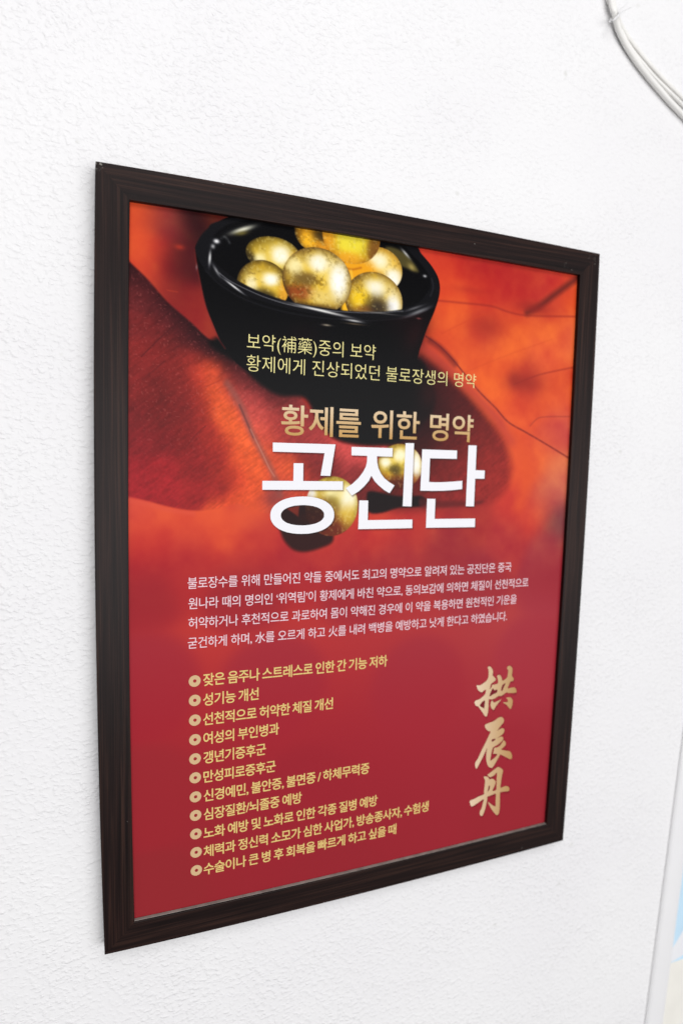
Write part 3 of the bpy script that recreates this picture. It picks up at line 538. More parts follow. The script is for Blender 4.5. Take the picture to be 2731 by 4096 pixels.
for s_ in SHADOWS:
    p_ = np.array(s_) + np.array((1.0, 1.3))
    fill(p_, (30, 8, 14), 1.7, .45, False)
BRUSH_SHADOWS = [
    [(460.8, 527.9), (460.4, 526.4), (462.0, 525.5), (464.4, 526.2), (467.0, 529.0), (468.7, 532.9), (468.5, 537.9), (471.2, 540.5), (473.6, 543.8), (472.3, 545.7), (468.7, 547.6), (466.4, 549.6), (465.8, 552.8), (465.4, 555.7), (467.5, 553.4), (468.4, 551.5), (469.1, 550.1), (472.6, 550.4), (477.4, 548.9), (476.5, 543.4), (475.4, 539.6), (477.8, 538.3), (480.5, 539.5), (482.7, 542.8), (484.0, 546.6), (489.6, 544.5), (491.5, 541.5), (492.1, 534.1), (490.3, 531.6), (490.4, 529.3), (493.4, 528.0), (496.2, 529.2), (498.3, 532.0), (498.8, 536.2), (498.4, 541.8), (501.2, 545.4), (501.4, 548.2), (499.5, 549.2), (496.5, 549.5), (494.6, 553.5), (493.2, 558.0), (498.2, 557.7), (503.7, 558.1), (506.7, 561.6), (507.0, 564.9), (503.7, 565.4), (494.8, 564.3), (491.9, 563.2), (488.7, 564.5), (484.0, 566.7), (479.1, 566.5), (473.3, 569.0), (469.1, 569.6), (465.3, 568.7), (464.4, 569.5), (464.7, 577.2), (464.5, 581.8), (464.3, 586.4), (463.2, 590.5), (461.7, 591.3), (459.7, 590.0), (455.1, 583.7), (451.0, 578.6), (448.8, 575.9), (446.1, 575.1), (443.8, 572.1), (443.4, 569.5), (445.6, 567.7), (450.3, 566.9), (454.9, 564.3), (458.4, 561.5), (459.3, 558.0), (459.6, 555.7), (456.5, 556.2), (454.0, 558.0), (451.3, 557.4), (447.4, 554.2), (445.6, 550.3), (445.2, 548.0), (449.7, 548.7), (455.4, 546.4), (460.4, 542.9), (462.2, 537.6), (461.8, 530.7)],
    [(470.3, 571.4), (472.6, 574.3), (475.8, 573.8), (483.8, 571.5), (481.2, 574.3), (477.2, 578.4), (473.5, 583.5), (472.1, 583.5), (469.3, 581.1), (467.8, 577.1), (468.2, 573.0)],
    [(491.9, 570.7), (494.6, 570.1), (499.1, 571.4), (501.9, 575.1), (502.0, 580.8), (500.1, 585.8), (498.2, 586.0), (495.5, 582.8), (492.0, 579.4), (487.1, 576.2), (490.1, 576.1), (494.5, 576.2), (494.0, 573.1)],
    [(484.9, 595.3), (488.3, 596.9), (490.0, 600.3), (489.3, 603.5), (485.2, 607.6), (480.7, 613.1), (483.8, 611.7), (488.1, 610.9), (491.0, 612.5), (491.7, 615.3), (489.8, 618.8), (485.5, 621.1), (481.4, 623.5), (486.2, 622.0), (489.5, 623.0), (490.9, 625.6), (489.6, 627.8), (484.1, 631.7), (478.8, 633.7), (475.6, 635.1), (474.6, 636.9), (473.2, 644.3), (472.5, 652.2), (475.6, 651.4), (480.3, 648.8), (482.8, 645.6), (479.5, 644.3), (476.2, 643.3), (477.0, 640.1), (477.3, 636.3), (481.6, 635.9), (485.4, 634.8), (489.0, 631.1), (490.5, 628.4), (492.9, 628.6), (495.1, 632.1), (494.8, 635.4), (491.7, 637.7), (488.6, 639.9), (494.8, 642.3), (501.6, 644.4), (504.6, 647.1), (506.6, 651.8), (506.3, 655.2), (503.5, 655.7), (496.5, 651.6), (487.9, 646.7), (486.3, 648.4), (481.4, 656.2), (476.9, 662.1), (474.2, 662.6), (470.2, 660.0), (467.5, 655.2), (466.0, 649.2), (465.7, 640.6), (466.4, 634.1), (464.0, 638.9), (460.1, 646.3), (454.9, 655.4), (452.4, 659.3), (450.5, 658.4), (449.3, 652.1), (453.7, 645.2), (459.3, 633.9), (463.7, 626.1), (467.9, 617.8), (470.2, 612.8), (467.0, 611.5), (463.0, 608.1), (460.9, 604.0), (461.5, 602.0), (466.8, 600.7), (474.3, 599.2), (480.0, 596.2)],
    [(485.1, 663.4), (487.9, 664.6), (492.6, 668.1), (493.4, 671.2), (492.2, 677.8), (491.6, 685.5), (491.3, 693.2), (494.9, 693.0), (499.4, 692.6), (503.4, 694.1), (505.6, 697.0), (505.5, 699.9), (503.3, 700.7), (497.7, 699.9), (491.8, 699.7), (491.1, 702.0), (491.6, 712.0), (492.0, 721.5), (491.4, 728.3), (489.1, 731.3), (486.8, 730.3), (481.6, 724.3), (477.4, 718.4), (472.9, 709.7), (477.0, 713.0), (481.1, 716.3), (485.2, 718.0), (484.8, 710.6), (484.3, 700.5), (478.3, 701.0), (471.4, 702.1), (471.3, 706.0), (469.9, 714.0), (468.2, 721.0), (465.4, 726.8), (463.2, 727.0), (461.2, 724.9), (461.1, 720.0), (463.1, 717.0), (464.8, 710.0), (465.5, 704.2), (459.7, 706.6), (453.4, 709.2), (449.2, 710.7), (446.5, 709.7), (444.8, 705.0), (444.9, 702.2), (451.3, 701.0), (458.1, 699.0), (465.6, 697.5), (465.5, 693.1), (466.1, 685.0), (466.2, 678.8), (463.9, 673.1), (466.6, 673.1), (470.5, 674.8), (472.9, 678.1), (477.3, 678.2), (481.4, 681.1), (483.0, 684.3), (481.4, 689.4), (479.0, 695.2), (484.5, 694.9), (484.6, 688.0), (484.3, 680.2), (483.9, 671.0), (479.8, 674.0), (474.9, 675.3), (472.1, 674.3), (469.5, 671.2), (472.4, 669.8), (479.7, 665.8)],
]
for s_ in BRUSH_SHADOWS:
    fill(np.array(s_) + np.array((.6, .7)), (70, 14, 24), .8, .5)

me = bpy.data.meshes.new('poster_sheet')
bx, by = bow(GX.ravel(), GY.ravel())
co = np.stack([bx / 1000, np.full(bx.size, PRINT / 1000), PZ - by / 1000], 1)
idx = np.arange(NX * NY).reshape(NY, NX)
quads = np.stack([idx[:-1, :-1], idx[1:, :-1], idx[1:, 1:], idx[:-1, 1:]], -1).reshape(-1, 4)
me.vertices.add(len(co)); me.vertices.foreach_set('co', co.ravel())
me.loops.add(quads.size); me.loops.foreach_set('vertex_index', quads.ravel().astype(np.int32))
me.polygons.add(len(quads)); me.polygons.foreach_set('loop_start', (np.arange(len(quads)) * 4).astype(np.int32))
me.update(calc_edges=True); me.validate()
rgba = np.ones((NX * NY, 4)); img[..., 1:] *= (1 - .03 * sstep((GY - 380) / 60))[..., None]
tone = np.clip(img / 255, 0, 1).reshape(-1, 3)
tone = tone ** (1 + .30 * (1 - tone.max(1, keepdims=True)) * sstep((470 - GY.reshape(-1, 1)) / 60))   # printing curve: deeper darks
rgba[:, :3] = lin(tone * 255) * INK
ca_ = me.attributes.new('ink', 'FLOAT_COLOR', 'POINT'); ca_.data.foreach_set('color', rgba.ravel().astype(np.float32))
me.materials.append(print_material('printed_poster_paper'))
sheet = bpy.data.objects.new('poster_sheet', me); COL.objects.link(sheet); put_under(sheet, poster)

# ------------------------------------------------------------------ lettering
TXT = PRINT - 0.12
def glyphs(text, bold=0.0, space=1.0, word=1.0):
    c = bpy.data.curves.new('lettering', 'FONT'); c.body = text; c.dimensions = '2D'; c.fill_mode = 'FRONT'
    c.offset = bold; c.space_character = space; c.space_word = word; c.resolution_u = 4
    o = bpy.data.objects.new('lettering', c); COL.objects.link(o)
    bpy.context.view_layer.update()
    ev = o.evaluated_get(bpy.context.evaluated_depsgraph_get()); m = ev.to_mesh()
    v = np.empty(len(m.vertices) * 3); m.vertices.foreach_get('co', v); v = v.reshape(-1, 3)[:, :2].copy()
    f = [tuple(p.vertices) for p in m.polygons]
    ev.to_mesh_clear(); bpy.data.objects.remove(o); bpy.data.curves.remove(c)
    return v, f
def line(text, xa, xb, ya, yb, em, bold, space=1.0, word=1.0):
    """fit a line between xa and xb; ya / yb = middle height of its first / last character; em = mm per em"""
    v, f = glyphs(text, bold, space, word)
    a = glyphs(text[0], bold)[0]; t2 = text.rstrip('.')[-1]; b = glyphs(t2, bold)[0]
    s = (xb - xa) / (v[:, 0].max() - v[:, 0].min())
    x = xa + (v[:, 0] - v[:, 0].min()) * s
    base = .5 * (ya + (a[:, 1].max() + a[:, 1].min()) / 2 * em + yb + (b[:, 1].max() + b[:, 1].min()) / 2 * em)
    return np.stack([x, base - v[:, 1] * em], 1), f
def lettering(name, parts, mats, parent, inkfn=None):
    V, F, FM = [], [], []
    for pts, f, mi in parts:
        o_ = len(V)
        bx_, by_ = bow(pts[:, 0], pts[:, 1])
        V += [P3(a, b, TXT) for a, b in zip(bx_, by_)]
        F += [tuple(o_ + i for i in q) for q in f]; FM += [mi] * len(f)
    o = mesh_obj(name, V, F, mats, parent, fmat=FM)
    bm = bmesh.new(); bm.from_mesh(o.data)
    for q in bm.faces:
        if q.normal.y > 0: q.normal_flip()
    bm.to_mesh(o.data); bm.free()
    if inkfn is not None:
        allp = np.concatenate([p for p, _, _ in parts])
        c = np.ones((len(allp), 4)); c[:, :3] = lin(inkfn(allp)) * INK
        at = o.data.attributes.new('ink', 'FLOAT_COLOR', 'POINT'); at.data.foreach_set('color', c.ravel().astype(np.float32))
    return o
def outline(loops, sub=5):
    """filled shape from closed loops (holes by even-odd) -> points in mm, faces"""
    c = bpy.data.curves.new('shape', 'CURVE'); c.dimensions = '2D'; c.fill_mode = 'FRONT'
    for lp, smooth in loops:
        p = spline(lp, True, sub) if smooth else np.asarray(lp, float)
        s = c.splines.new('POLY'); s.points.add(len(p) - 1); s.use_cyclic_u = True
        for k, (a, b) in enumerate(p): s.points[k].co = (a, -b, 0, 1)
    o = bpy.data.objects.new('shape', c); COL.objects.link(o); bpy.context.view_layer.update()
    ev = o.evaluated_get(bpy.context.evaluated_depsgraph_get()); m = ev.to_mesh()
    v = np.array([(q.co.x, -q.co.y) for q in m.vertices]); f = [tuple(p.vertices) for p in m.polygons]
    ev.to_mesh_clear(); bpy.data.objects.remove(o); bpy.data.curves.remove(c)
    return v, f
def solid_ink(name, rgb):
    m, n, l, b = new_mat(name)
    nz = n.new('ShaderNodeTexNoise'); nz.inputs['Scale'].default_value = 300
    tc = n.new('ShaderNodeTexCoord'); l.new(tc.outputs['Object'], nz.inputs['Vector'])
    mx = n.new('ShaderNodeMix'); mx.data_type = 'RGBA'
    c = ink(rgb); mx.inputs['A'].default_value = tuple(q * .96 for q in c) + (1,); mx.inputs['B'].default_value = c + (1,)
    l.new(nz.outputs['Fac'], mx.inputs['Factor']); l.new(mx.outputs['Result'], b.inputs['Base Color'])
    b.inputs['Roughness'].default_value = .27; b.inputs['Specular IOR Level'].default_value = .08
    return m

HEADLINE = [
    [([(176.2, 254.0), (246.8, 253.9), (241.5, 288.3), (230.3, 288.0), (234.3, 263.7), (176.4, 263.5)], False)],
    [([(199.5, 275.2), (210.4, 275.1), (210.6, 294.1), (256.6, 294.1), (256.8, 303.6), (165.7, 303.6), (165.6, 294.2), (199.5, 294.1)], False)],
    [([(247.3, 330.9), (247.0, 334.6), (245.8, 337.9), (243.8, 340.9), (241.0, 343.5), (237.5, 345.9), (233.3, 347.8), (228.5, 349.3), (223.2, 350.4), (217.4, 351.1), (210.8, 351.2), (204.2, 350.9), (198.5, 350.1), (193.3, 349.0), (188.7, 347.4), (184.6, 345.4), (181.2, 343.1), (178.5, 340.5), (176.5, 337.6), (175.2, 334.5), (174.8, 330.9), (175.1, 327.3), (176.2, 324.1), (178.1, 321.3), (180.8, 318.7), (184.1, 316.4), (188.1, 314.4), (192.6, 312.9), (197.7, 311.7), (203.4, 311.0), (209.9, 310.7), (216.5, 310.8), (222.3, 311.5), (227.6, 312.6), (232.4, 314.1), (236.7, 316.0), (240.3, 318.3), (243.3, 320.9), (245.4, 323.9), (246.8, 327.1)], False), ([(235.6, 331.0), (235.4, 333.0), (234.6, 334.7), (233.2, 336.3), (231.3, 337.8), (228.9, 339.0), (226.1, 340.1), (222.9, 340.9), (219.3, 341.5), (215.4, 341.9), (210.9, 342.0), (206.5, 341.8), (202.6, 341.4), (199.1, 340.8), (195.9, 339.9), (193.1, 338.9), (190.8, 337.6), (188.9, 336.2), (187.6, 334.6), (186.7, 332.9), (186.4, 331.0), (186.6, 329.0), (187.4, 327.3), (188.7, 325.7), (190.5, 324.3), (192.8, 323.1), (195.5, 322.0), (198.7, 321.2), (202.2, 320.5), (206.0, 320.2), (210.4, 320.0), (214.9, 320.1), (218.8, 320.5), (222.4, 321.1), (225.7, 321.9), (228.5, 322.9), (231.0, 324.2), (232.9, 325.6), (234.4, 327.2), (235.3, 329.0)], False)],
    [([(265.8, 256.0), (316.2, 256.0), (316.3, 265.7), (296.9, 265.6), (297.4, 272.3), (299.3, 279.2), (302.5, 284.8), (306.8, 289.9), (313.0, 294.4), (320.1, 298.2), (314.1, 307.0), (307.6, 303.7), (300.6, 298.6), (295.0, 293.5), (290.8, 287.4), (287.9, 293.1), (282.8, 299.0), (276.0, 304.9), (267.7, 309.7), (260.4, 301.6), (268.3, 296.4), (275.0, 290.4), (280.6, 283.3), (283.7, 277.4), (284.9, 272.0), (285.0, 265.4), (266.0, 265.3)], False)],
    [([(332.4, 249.7), (343.3, 249.7), (343.0, 322.3), (331.5, 321.9)], False)],
    [([(276.9, 315.1), (287.8, 315.3), (287.9, 337.4), (344.7, 337.5), (344.9, 347.5), (276.7, 347.4)], False)],
    [([(354.3, 256.3), (401.1, 256.3), (401.3, 266.2), (365.0, 266.3), (364.9, 293.9), (375.5, 294.1), (385.8, 293.8), (397.6, 293.1), (410.3, 292.0), (410.4, 301.9), (398.1, 303.2), (385.0, 304.0), (369.5, 304.2), (353.7, 304.0)], False)],
    [([(416.7, 249.7), (428.2, 249.6), (428.3, 279.1), (441.5, 279.3), (441.5, 289.3), (428.2, 289.3), (428.2, 322.7), (416.6, 322.6)], False)],
    [([(363.1, 313.4), (374.3, 313.6), (374.3, 337.3), (430.7, 337.5), (430.9, 348.0), (363.1, 347.5)], False)],
]
BRUSH = [
    [([(460.8, 527.9), (460.4, 526.4), (462.0, 525.5), (464.4, 526.2), (467.0, 529.0), (468.7, 532.9), (468.5, 537.9), (471.2, 540.5), (473.6, 543.8), (472.3, 545.7), (468.7, 547.6), (466.4, 549.6), (465.8, 552.8), (465.4, 555.7), (467.5, 553.4), (468.4, 551.5), (469.1, 550.1), (472.6, 550.4), (477.4, 548.9), (476.5, 543.4), (475.4, 539.6), (477.8, 538.3), (480.5, 539.5), (482.7, 542.8), (484.0, 546.6), (489.6, 544.5), (491.5, 541.5), (492.1, 534.1), (490.3, 531.6), (490.4, 529.3), (493.4, 528.0), (496.2, 529.2), (498.3, 532.0), (498.8, 536.2), (498.4, 541.8), (501.2, 545.4), (501.4, 548.2), (499.5, 549.2), (496.5, 549.5), (494.6, 553.5), (493.2, 558.0), (498.2, 557.7), (503.7, 558.1), (506.7, 561.6), (507.0, 564.9), (503.7, 565.4), (494.8, 564.3), (491.9, 563.2), (488.7, 564.5), (484.0, 566.7), (479.1, 566.5), (473.3, 569.0), (469.1, 569.6), (465.3, 568.7), (464.4, 569.5), (464.7, 577.2), (464.5, 581.8), (464.3, 586.4), (463.2, 590.5), (461.7, 591.3), (459.7, 590.0), (455.1, 583.7), (451.0, 578.6), (448.8, 575.9), (446.1, 575.1), (443.8, 572.1), (443.4, 569.5), (445.6, 567.7), (450.3, 566.9), (454.9, 564.3), (458.4, 561.5), (459.3, 558.0), (459.6, 555.7), (456.5, 556.2), (454.0, 558.0), (451.3, 557.4), (447.4, 554.2), (445.6, 550.3), (445.2, 548.0), (449.7, 548.7), (455.4, 546.4), (460.4, 542.9), (462.2, 537.6), (461.8, 530.7)], True), ([(465.6, 565.2), (466.4, 560.7), (469.7, 555.1), (472.6, 557.8), (476.3, 557.3), (476.6, 561.1), (470.8, 563.1)], True), ([(483.0, 560.0), (483.2, 555.4), (484.7, 552.3), (488.9, 550.5), (487.0, 554.9), (485.1, 559.3)], True), ([(451.3, 574.9), (458.4, 569.4), (458.3, 580.0), (456.4, 579.1)], True)],
    [([(470.3, 571.4), (472.6, 574.3), (475.8, 573.8), (483.8, 571.5), (481.2, 574.3), (477.2, 578.4), (473.5, 583.5), (472.1, 583.5), (469.3, 581.1), (467.8, 577.1), (468.2, 573.0)], True)],
    [([(491.9, 570.7), (494.6, 570.1), (499.1, 571.4), (501.9, 575.1), (502.0, 580.8), (500.1, 585.8), (498.2, 586.0), (495.5, 582.8), (492.0, 579.4), (487.1, 576.2), (490.1, 576.1), (494.5, 576.2), (494.0, 573.1)], True)],
    [([(484.9, 595.3), (488.3, 596.9), (490.0, 600.3), (489.3, 603.5), (485.2, 607.6), (480.7, 613.1), (483.8, 611.7), (488.1, 610.9), (491.0, 612.5), (491.7, 615.3), (489.8, 618.8), (485.5, 621.1), (481.4, 623.5), (486.2, 622.0), (489.5, 623.0), (490.9, 625.6), (489.6, 627.8), (484.1, 631.7), (478.8, 633.7), (475.6, 635.1), (474.6, 636.9), (473.2, 644.3), (472.5, 652.2), (475.6, 651.4), (480.3, 648.8), (482.8, 645.6), (479.5, 644.3), (476.2, 643.3), (477.0, 640.1), (477.3, 636.3), (481.6, 635.9), (485.4, 634.8), (489.0, 631.1), (490.5, 628.4), (492.9, 628.6), (495.1, 632.1), (494.8, 635.4), (491.7, 637.7), (488.6, 639.9), (494.8, 642.3), (501.6, 644.4), (504.6, 647.1), (506.6, 651.8), (506.3, 655.2), (503.5, 655.7), (496.5, 651.6), (487.9, 646.7), (486.3, 648.4), (481.4, 656.2), (476.9, 662.1), (474.2, 662.6), (470.2, 660.0), (467.5, 655.2), (466.0, 649.2), (465.7, 640.6), (466.4, 634.1), (464.0, 638.9), (460.1, 646.3), (454.9, 655.4), (452.4, 659.3), (450.5, 658.4), (449.3, 652.1), (453.7, 645.2), (459.3, 633.9), (463.7, 626.1), (467.9, 617.8), (470.2, 612.8), (467.0, 611.5), (463.0, 608.1), (460.9, 604.0), (461.5, 602.0), (466.8, 600.7), (474.3, 599.2), (480.0, 596.2)], True), ([(473.2, 623.6), (478.9, 624.1), (473.5, 627.1)], True)],
    [([(485.1, 663.4), (487.9, 664.6), (492.6, 668.1), (493.4, 671.2), (492.2, 677.8), (491.6, 685.5), (491.3, 693.2), (494.9, 693.0), (499.4, 692.6), (503.4, 694.1), (505.6, 697.0), (505.5, 699.9), (503.3, 700.7), (497.7, 699.9), (491.8, 699.7), (491.1, 702.0), (491.6, 712.0), (492.0, 721.5), (491.4, 728.3), (489.1, 731.3), (486.8, 730.3), (481.6, 724.3), (477.4, 718.4), (472.9, 709.7), (477.0, 713.0), (481.1, 716.3), (485.2, 718.0), (484.8, 710.6), (484.3, 700.5), (478.3, 701.0), (471.4, 702.1), (471.3, 706.0), (469.9, 714.0), (468.2, 721.0), (465.4, 726.8), (463.2, 727.0), (461.2, 724.9), (461.1, 720.0), (463.1, 717.0), (464.8, 710.0), (465.5, 704.2), (459.7, 706.6), (453.4, 709.2), (449.2, 710.7), (446.5, 709.7), (444.8, 705.0), (444.9, 702.2), (451.3, 701.0), (458.1, 699.0), (465.6, 697.5), (465.5, 693.1), (466.1, 685.0), (466.2, 678.8), (463.9, 673.1), (466.6, 673.1), (470.5, 674.8), (472.9, 678.1), (477.3, 678.2), (481.4, 681.1), (483.0, 684.3), (481.4, 689.4), (479.0, 695.2), (484.5, 694.9), (484.6, 688.0), (484.3, 680.2), (483.9, 671.0), (479.8, 674.0), (474.9, 675.3), (472.1, 674.3), (469.5, 671.2), (472.4, 669.8), (479.7, 665.8)], True), ([(472.5, 687.2), (474.4, 688.1), (473.4, 692.7), (471.1, 695.2), (471.9, 690.5)], True)],
]
M_sat = print_material('printed_ink')
M_white = solid_ink('white_ink', (244, 244, 248))
M_pink = solid_ink('pale_ink', (240, 212, 220))
M_cream = solid_ink('cream_ink', (240, 230, 158))
M_gold = solid_ink('yellow_gold_ink', (232, 204, 128))
M_tan = solid_ink('tan_ink', (214, 182, 138))
CAPTION = [
    ('보약(補藥)중의 보약', 146.9, 291.5, 151.3, 151.4),
    ('황제에게 진상되었던 불로장생의 명약', 146.9, 423.5, 174.4, 172.9),
]
SUBTITLE = [
    ('황제를 위한 명약', 184.8, 422.5, 230.7, 229.2),
]
PARAGRAPH = [
    ('불로장수를 위해 만들어진 약들 중에서도 최고의 명약으로 알려져 있는 공진단은 중국', 88.8, 488.1, 399.2, 399.7),
    ('원나라 때의 명의인 ‘위역림’이 황제에게 바친 약으로, 동의보감에 의하면 체질이 선천적으로', 89.6, 515.8, 419.9, 420.8),
    ('허약하거나 후천적으로 과로하여 몸이 약해진 경우에 이 약을 복용하면 원천적인 기운을', 89.6, 498.9, 440.6, 441.7),
    ('굳건하게 하며, 水를 오르게 하고 火를 내려 백병을 예방하고 낫게 한다고 하였습니다.', 89.1, 485.5, 461.9, 462.6),
]
ITEMS = [
    ('잦은 음주나 스트레스로 인한 간 기능 저하', 104.8, 318.9, 502.8, 503.1),
    ('성기능 개선', 104.8, 164.8, 524.3, 524.6),
    ('선천적으로 허약한 체질 개선', 104.8, 251.8, 545.7, 546.3),
    ('여성의 부인병과', 105.1, 188.5, 566.7, 568.2),
    ('갱년기증후군', 105.1, 173.7, 588.8, 589.2),
    ('만성피로증후군', 105.1, 185.1, 609.9, 611.4),
    ('신경예민, 불안증, 불면증 / 하체무력증', 105.3, 300.2, 632.0, 632.5),
    ('심장질환/뇌졸중 예방', 105.3, 216.6, 653.1, 654.3),
    ('노화 예방 및 노화로 인한 각종 질병 예방', 105.2, 312.4, 674.3, 676.2),
    ('체력과 정신력 소모가 심한 사업가, 방송종사자, 수험생', 105.1, 383.5, 695.6, 698.4),
    ('수술이나 큰 병 후 회복을 빠르게 하고 싶을 때', 105.0, 339.4, 717.6, 718.7),
]
DOTS = [(96.1, 503.1), (96.2, 524.1), (96.3, 545.7), (96.4, 567.3), (96.4, 588.6), (96.5, 609.9), (96.7, 631.6), (96.7, 652.9), (96.9, 674.4), (97.0, 696.0), (97.1, 717.4)]
DOT_R = 6.19

def block(rows, em, bold, mi, space=1.0, word=1.0):
    return [line(*r, em, bold, space, word) + (mi,) for r in rows]
lettering('caption_lettering', block(CAPTION, 18.6, -.008, 0, 1.0, 1.0), M_cream, sheet)
def fade(p):                                 # printed gradient: pale above, brown gold below
    t = np.clip((p[:, 1] - p[:, 1].min()) / np.ptp(p[:, 1]), 0, 1)[:, None]
    return np.array((226, 202, 168.)) * (1 - t) + np.array((196, 152, 88.)) * t
lettering('subtitle_lettering', block(SUBTITLE, 34.5, .012, 0, .96, 1.2), M_sat, sheet, fade)
lettering('headline_lettering', [outline(g) + (0,) for g in HEADLINE], M_white, sheet)
lettering('paragraph_lettering', block(PARAGRAPH, 13.3, .003, 0, .93, 1.1), M_pink, sheet)
dots = []
for x, y in DOTS:
    ring = lambda r, ox=0.0: [(x + ox + r * math.cos(a), y - ox * .3 + r * math.sin(a)) for a in np.linspace(0, 2 * math.pi, 28, endpoint=False)]
    dots.append(outline([(ring(DOT_R), False), (ring(DOT_R * .29, .12), False)]) + (1,))
lettering('list_lettering', block(ITEMS, 14.9, .014, 0, .92, .85) + dots, [M_gold, M_tan], sheet)
def brushed(p):                              # printed gradient: pale left, brown gold right
    t = np.clip((p[:, 0] - p[:, 0].min()) / np.ptp(p[:, 0]), 0, 1)[:, None]
    return np.array((232, 208, 178.)) * (1 - t) + np.array((186, 144, 92.)) * t
lettering('brush_lettering', [outline(g) + (0,) for g in BRUSH], M_sat, sheet, brushed)


# ------------------------------------------------------------------ cables in the upper right corner
M_cable = plain('ivory_cable_sheath', (0.84, 0.83, 0.80), .45, .4, 40, .03)
M_tie = plain('white_nylon_tie', (0.80, 0.80, 0.80), .3, .5, 40, .02)
def tube(name, pts, radii, mat, parent, sub=6, ns=14, flat=1.0):
    p = []
    q = np.asarray(pts, float); n = len(q)
    for k in range(n - 1):
        a, b, c, d = q[max(k - 1, 0)], q[k], q[k + 1], q[min(k + 2, n - 1)]
        for s in range(sub):
            t = s / sub
            p.append(.5 * (2 * b + (c - a) * t + (2 * a - 5 * b + 4 * c - d) * t * t + (3 * b - a - 3 * c + d) * t ** 3))
    p.append(q[-1]); p = np.array(p)
    rr = np.interp(np.linspace(0, 1, len(p)), np.linspace(0, 1, len(radii)), radii)
    V, F = [], []
    for k in range(len(p)):
        tg = p[min(k + 1, len(p) - 1)] - p[max(k - 1, 0)]; tg /= np.linalg.norm(tg)
        side = np.cross(tg, (0, 0, 1.0)); side /= np.linalg.norm(side); up = np.cross(side, tg)
        for j in range(ns):
            a = 2 * math.pi * j / ns
            w = p[k] + rr[k] * (side * math.cos(a) + up * math.sin(a) * flat)
            V.append(P3(w[0], w[1], w[2]))
    for k in range(len(p) - 1):
        for j in range(ns):
            F.append((k * ns + j, k * ns + (j + 1) % ns, (k + 1) * ns + (j + 1) % ns, (k + 1) * ns + j))
    F.append(tuple(range(ns))); F.append(tuple(reversed(range((len(p) - 1) * ns, len(p) * ns))))
    o = mesh_obj(name, V, F, mat, parent, smooth=True)
    bm = bmesh.new(); bm.from_mesh(o.data); bmesh.ops.recalc_face_normals(bm, faces=bm.faces); bm.to_mesh(o.data); bm.free()
    return o
MAIN = [(586.3, -1210.5, 11.0), (590.3, -610.5, 11.0), (594.3, -380.5, 11.0), (596.3, -310.5, 11.0), (598.2, -298.4, 11.0), (600.7, -289.3, 10.5), (603.4, -280.6, 10.0), (608.0, -272.4, 11.0), (615.4, -263.7, 12.0), (626.1, -254.0, 12.8), (637.9, -244.8, 13.0), (648.4, -237.5, 13.0), (662.6, -228.5, 13.0), (678.9, -219.3, 13.0), (695.4, -210.4, 13.0), (712.1, -201.8, 13.0), (731.4, -193.1, 13.0), (762.2, -180.4, 13.0), (856.2, -157.8, 13.0), (1036.2, -109.8, 13.0), (2236.2, -29.8, 13.0)]
SECOND = [(583.0, -1208.9, 10.0), (587.0, -608.9, 10.0), (591.0, -378.9, 10.0), (593.0, -308.9, 10.0), (594.7, -296.8, 10.0), (597.4, -288.1, 10.0), (606.0, -279.9, 9.0), (612.9, -274.9, 11.0), (623.3, -268.7, 13.0), (635.8, -261.1, 14.0), (650.2, -252.6, 14.3), (666.5, -243.9, 14.6), (684.0, -235.1, 14.6), (701.7, -227.0, 14.6), (731.1, -214.5, 14.6), (761.8, -202.9, 14.6), (856.6, -182.7, 14.6), (1036.6, -134.7, 14.6), (2236.6, -54.7, 14.6)]
THIRD = [(584.2, -1207.6, 15.0), (588.2, -607.6, 15.0), (592.2, -377.6, 15.0), (594.2, -307.6, 15.0), (598.0, -295.7, 14.5), (603.8, -287.6, 13.0), (606.9, -281.5, 12.0), (614.0, -271.9, 13.0), (626.7, -260.7, 14.5), (641.9, -250.1, 15.0), (659.0, -240.3, 15.0), (677.7, -230.1, 15.0), (696.6, -221.8, 15.0), (715.7, -213.8, 15.0), (732.4, -206.7, 15.0), (763.1, -195.5, 15.0), (858.2, -175.9, 15.0), (1038.2, -127.9, 15.0), (2238.2, -47.9, 15.0)]
bundle = empty('cable_bundle', P3(610.9, -287.2, WALL))
tag(bundle, 'bundle of off white cables tied together, sagging along the white wall', 'cables')
tube('cable', MAIN, [3.5, 3.5, 3.7], M_cable, bundle)
tube('cable', SECOND, [2.7, 2.7], M_cable, bundle)
tube('cable', THIRD, [2.4, 2.4], M_cable, bundle)
tie = tube('cable_tie', [(598.9, -276.2, 14.0), (593.0, -268.9, 5.0), (593.4, -268.8, 1.0), (597.5, -272.8, 0.0), (604.2, -279.7, 4.0), (608.8, -286.2, 11.0), (607.7, -285.7, 14.0), (604.0, -282.1, 15.0), (599.6, -277.5, 14.0)], [1.3, 1.3], M_tie, bundle, ns=8)
tube('tie_tail', [(598.1, -273.7, 0.5), (605.4, -281.0, 1.0), (612.1, -285.8, 2.0), (621.0, -291.5, 3.0)], [1.0, .7], M_tie, tie, ns=8)
tube('tie_tail', [(602.6, -279.7, 4.0), (604.9, -285.2, 3.0), (610.0, -289.7, 3.0), (615.6, -295.6, 3.0)], [.8, .5], M_tie, tie, ns=8)


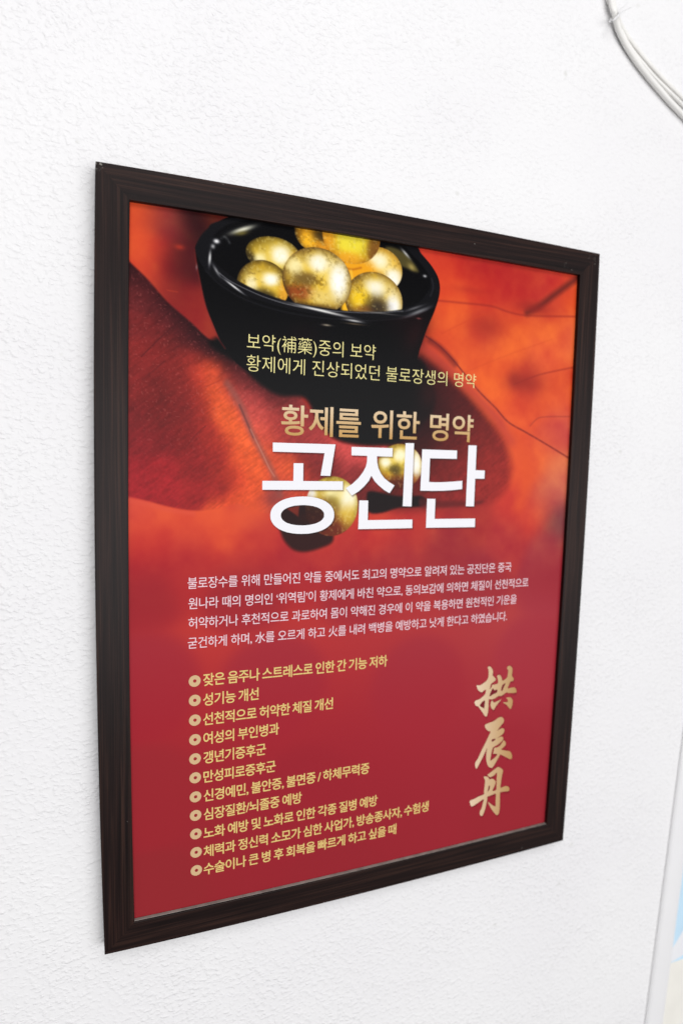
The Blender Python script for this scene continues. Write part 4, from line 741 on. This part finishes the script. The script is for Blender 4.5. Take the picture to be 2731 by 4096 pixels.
# ------------------------------------------------------------------ second framed picture further along the wall
sign = empty('framed_sign', P3(822.3, 700.0, WALL))
sign.rotation_euler = (0, 0.0744, 0)
tag(sign, 'pale blue and cream picture in a rounded white frame at the right edge', 'sign')
M_snap = plain('white_powder_coated_metal', (0.82, 0.82, 0.825), .35, .5, 30, .01)
M_peach = plain('pale_peach_print', (0.80, 0.74, 0.70), .5, .3, 30, .02)
M_blue = plain('light_blue_print', (0.56, 0.77, 0.93), .5, .3, 12, .10)
M_swoosh = plain('white_print', (0.80, 0.81, 0.83), .5, .3, 30, .01)
M_cream2 = plain('cream_print', (0.83, 0.815, 0.75), .5, .3, 30, .03)
def local_mesh(name, V, F, mats, parent, fmat=None, smooth=False):
    # a = mm across, b = mm down, c = mm in front of the wall, all from the sign's own corner
    o = mesh_obj(name, [(a / 1000, -c / 1000, -b / 1000) for a, b, c in V], F, mats, None, smooth, fmat)
    o.parent = parent
    bm = bmesh.new(); bm.from_mesh(o.data); bmesh.ops.recalc_face_normals(bm, faces=bm.faces); bm.to_mesh(o.data); bm.free()
    return o
SB0, SB1, SA1, RW = -420.0, 640.0, 560.0, 38.0
def snap_rail(side):
    prof = [(0, 0.5), (0, 1.4), (1.5, 3.2), (4.0, 4.8), (RW * .45, 5.8), (RW * .58, 5.7)] + [(RW * (.58 + .42 * math.sin(t)), 5.7 - 4.2 * (1 - math.cos(t))) for t in np.linspace(.2, math.pi / 2, 9)]
    V, F = [], []
    for k in range(2):
        for s, h in prof:
            if side in ('left', 'right'):
                b = (SB0 + s) if k == 0 else (SB1 - s); a = s if side == 'left' else SA1 - s
            else:
                a = s if k == 0 else SA1 - s; b = SB0 + s if side == 'top' else SB1 - s
            V.append((a, b, h))
    m = len(prof)
    F = [(j, j + 1, m + j + 1, m + j) for j in range(m - 1)] + [tuple(range(m)), tuple(range(2 * m - 1, m - 1, -1))]
    return local_mesh('snap_rail', V, F, M_snap, sign, None, False)
for sd in ('left', 'right', 'top', 'bottom'):
    snap_rail(sd)
a0, a1, b0, b1 = RW - .5, SA1 - RW + .5, SB0 + RW - .5, SB1 - RW + .5
TB, E1, E2, F1, F2, G1 = ((34.1, 169.1), (36.7, 317.5), (56.8, 288.9), (55.4, 338.6), (63.7, 327.6), (36.5, 340.0))
slope = (E2[1] - E1[1]) / (E2[0] - E1[0])
pt = lambda a, b: (a, b, 1.8)
N = 14
V, F, FM = [], [], []
def band(lower, upper, m):                   # strip of the print between two curves down the sheet
    o_ = len(V); A = np.linspace(a0, a1, N)
    for a in A: V.append(pt(a, upper(a))); V.append(pt(a, lower(a)))
    for k in range(N - 1): F.append((o_ + 2 * k, o_ + 2 * k + 1, o_ + 2 * k + 3, o_ + 2 * k + 2)); FM.append(m)
up1 = lambda a: max(TB[1] - 300, E1[1] + slope * (a - E1[0]) * (1 - .4 * (a - a0) / (a1 - a0)))
lo1 = lambda a: G1[1] - max(0, (a - F1[0])) * .55
cream = lambda a: G1[1] - .05 * (a - a0)
band(lambda a: TB[1] - 320, lambda a: b0, 0)
band(up1, lambda a: TB[1] - 320 if a > 1e9 else TB[1] - 320, 1)
band(lambda a: max(up1(a) + 1, min(lo1(a), cream(a) - .5)), up1, 2)
band(cream, lambda a: max(up1(a) + 1, min(lo1(a), cream(a) - .5)), 1)
band(lambda a: b1, cream, 3)
local_mesh('sign_sheet', V, F, [M_peach, M_blue, M_swoosh, M_cream2], sign, FM)
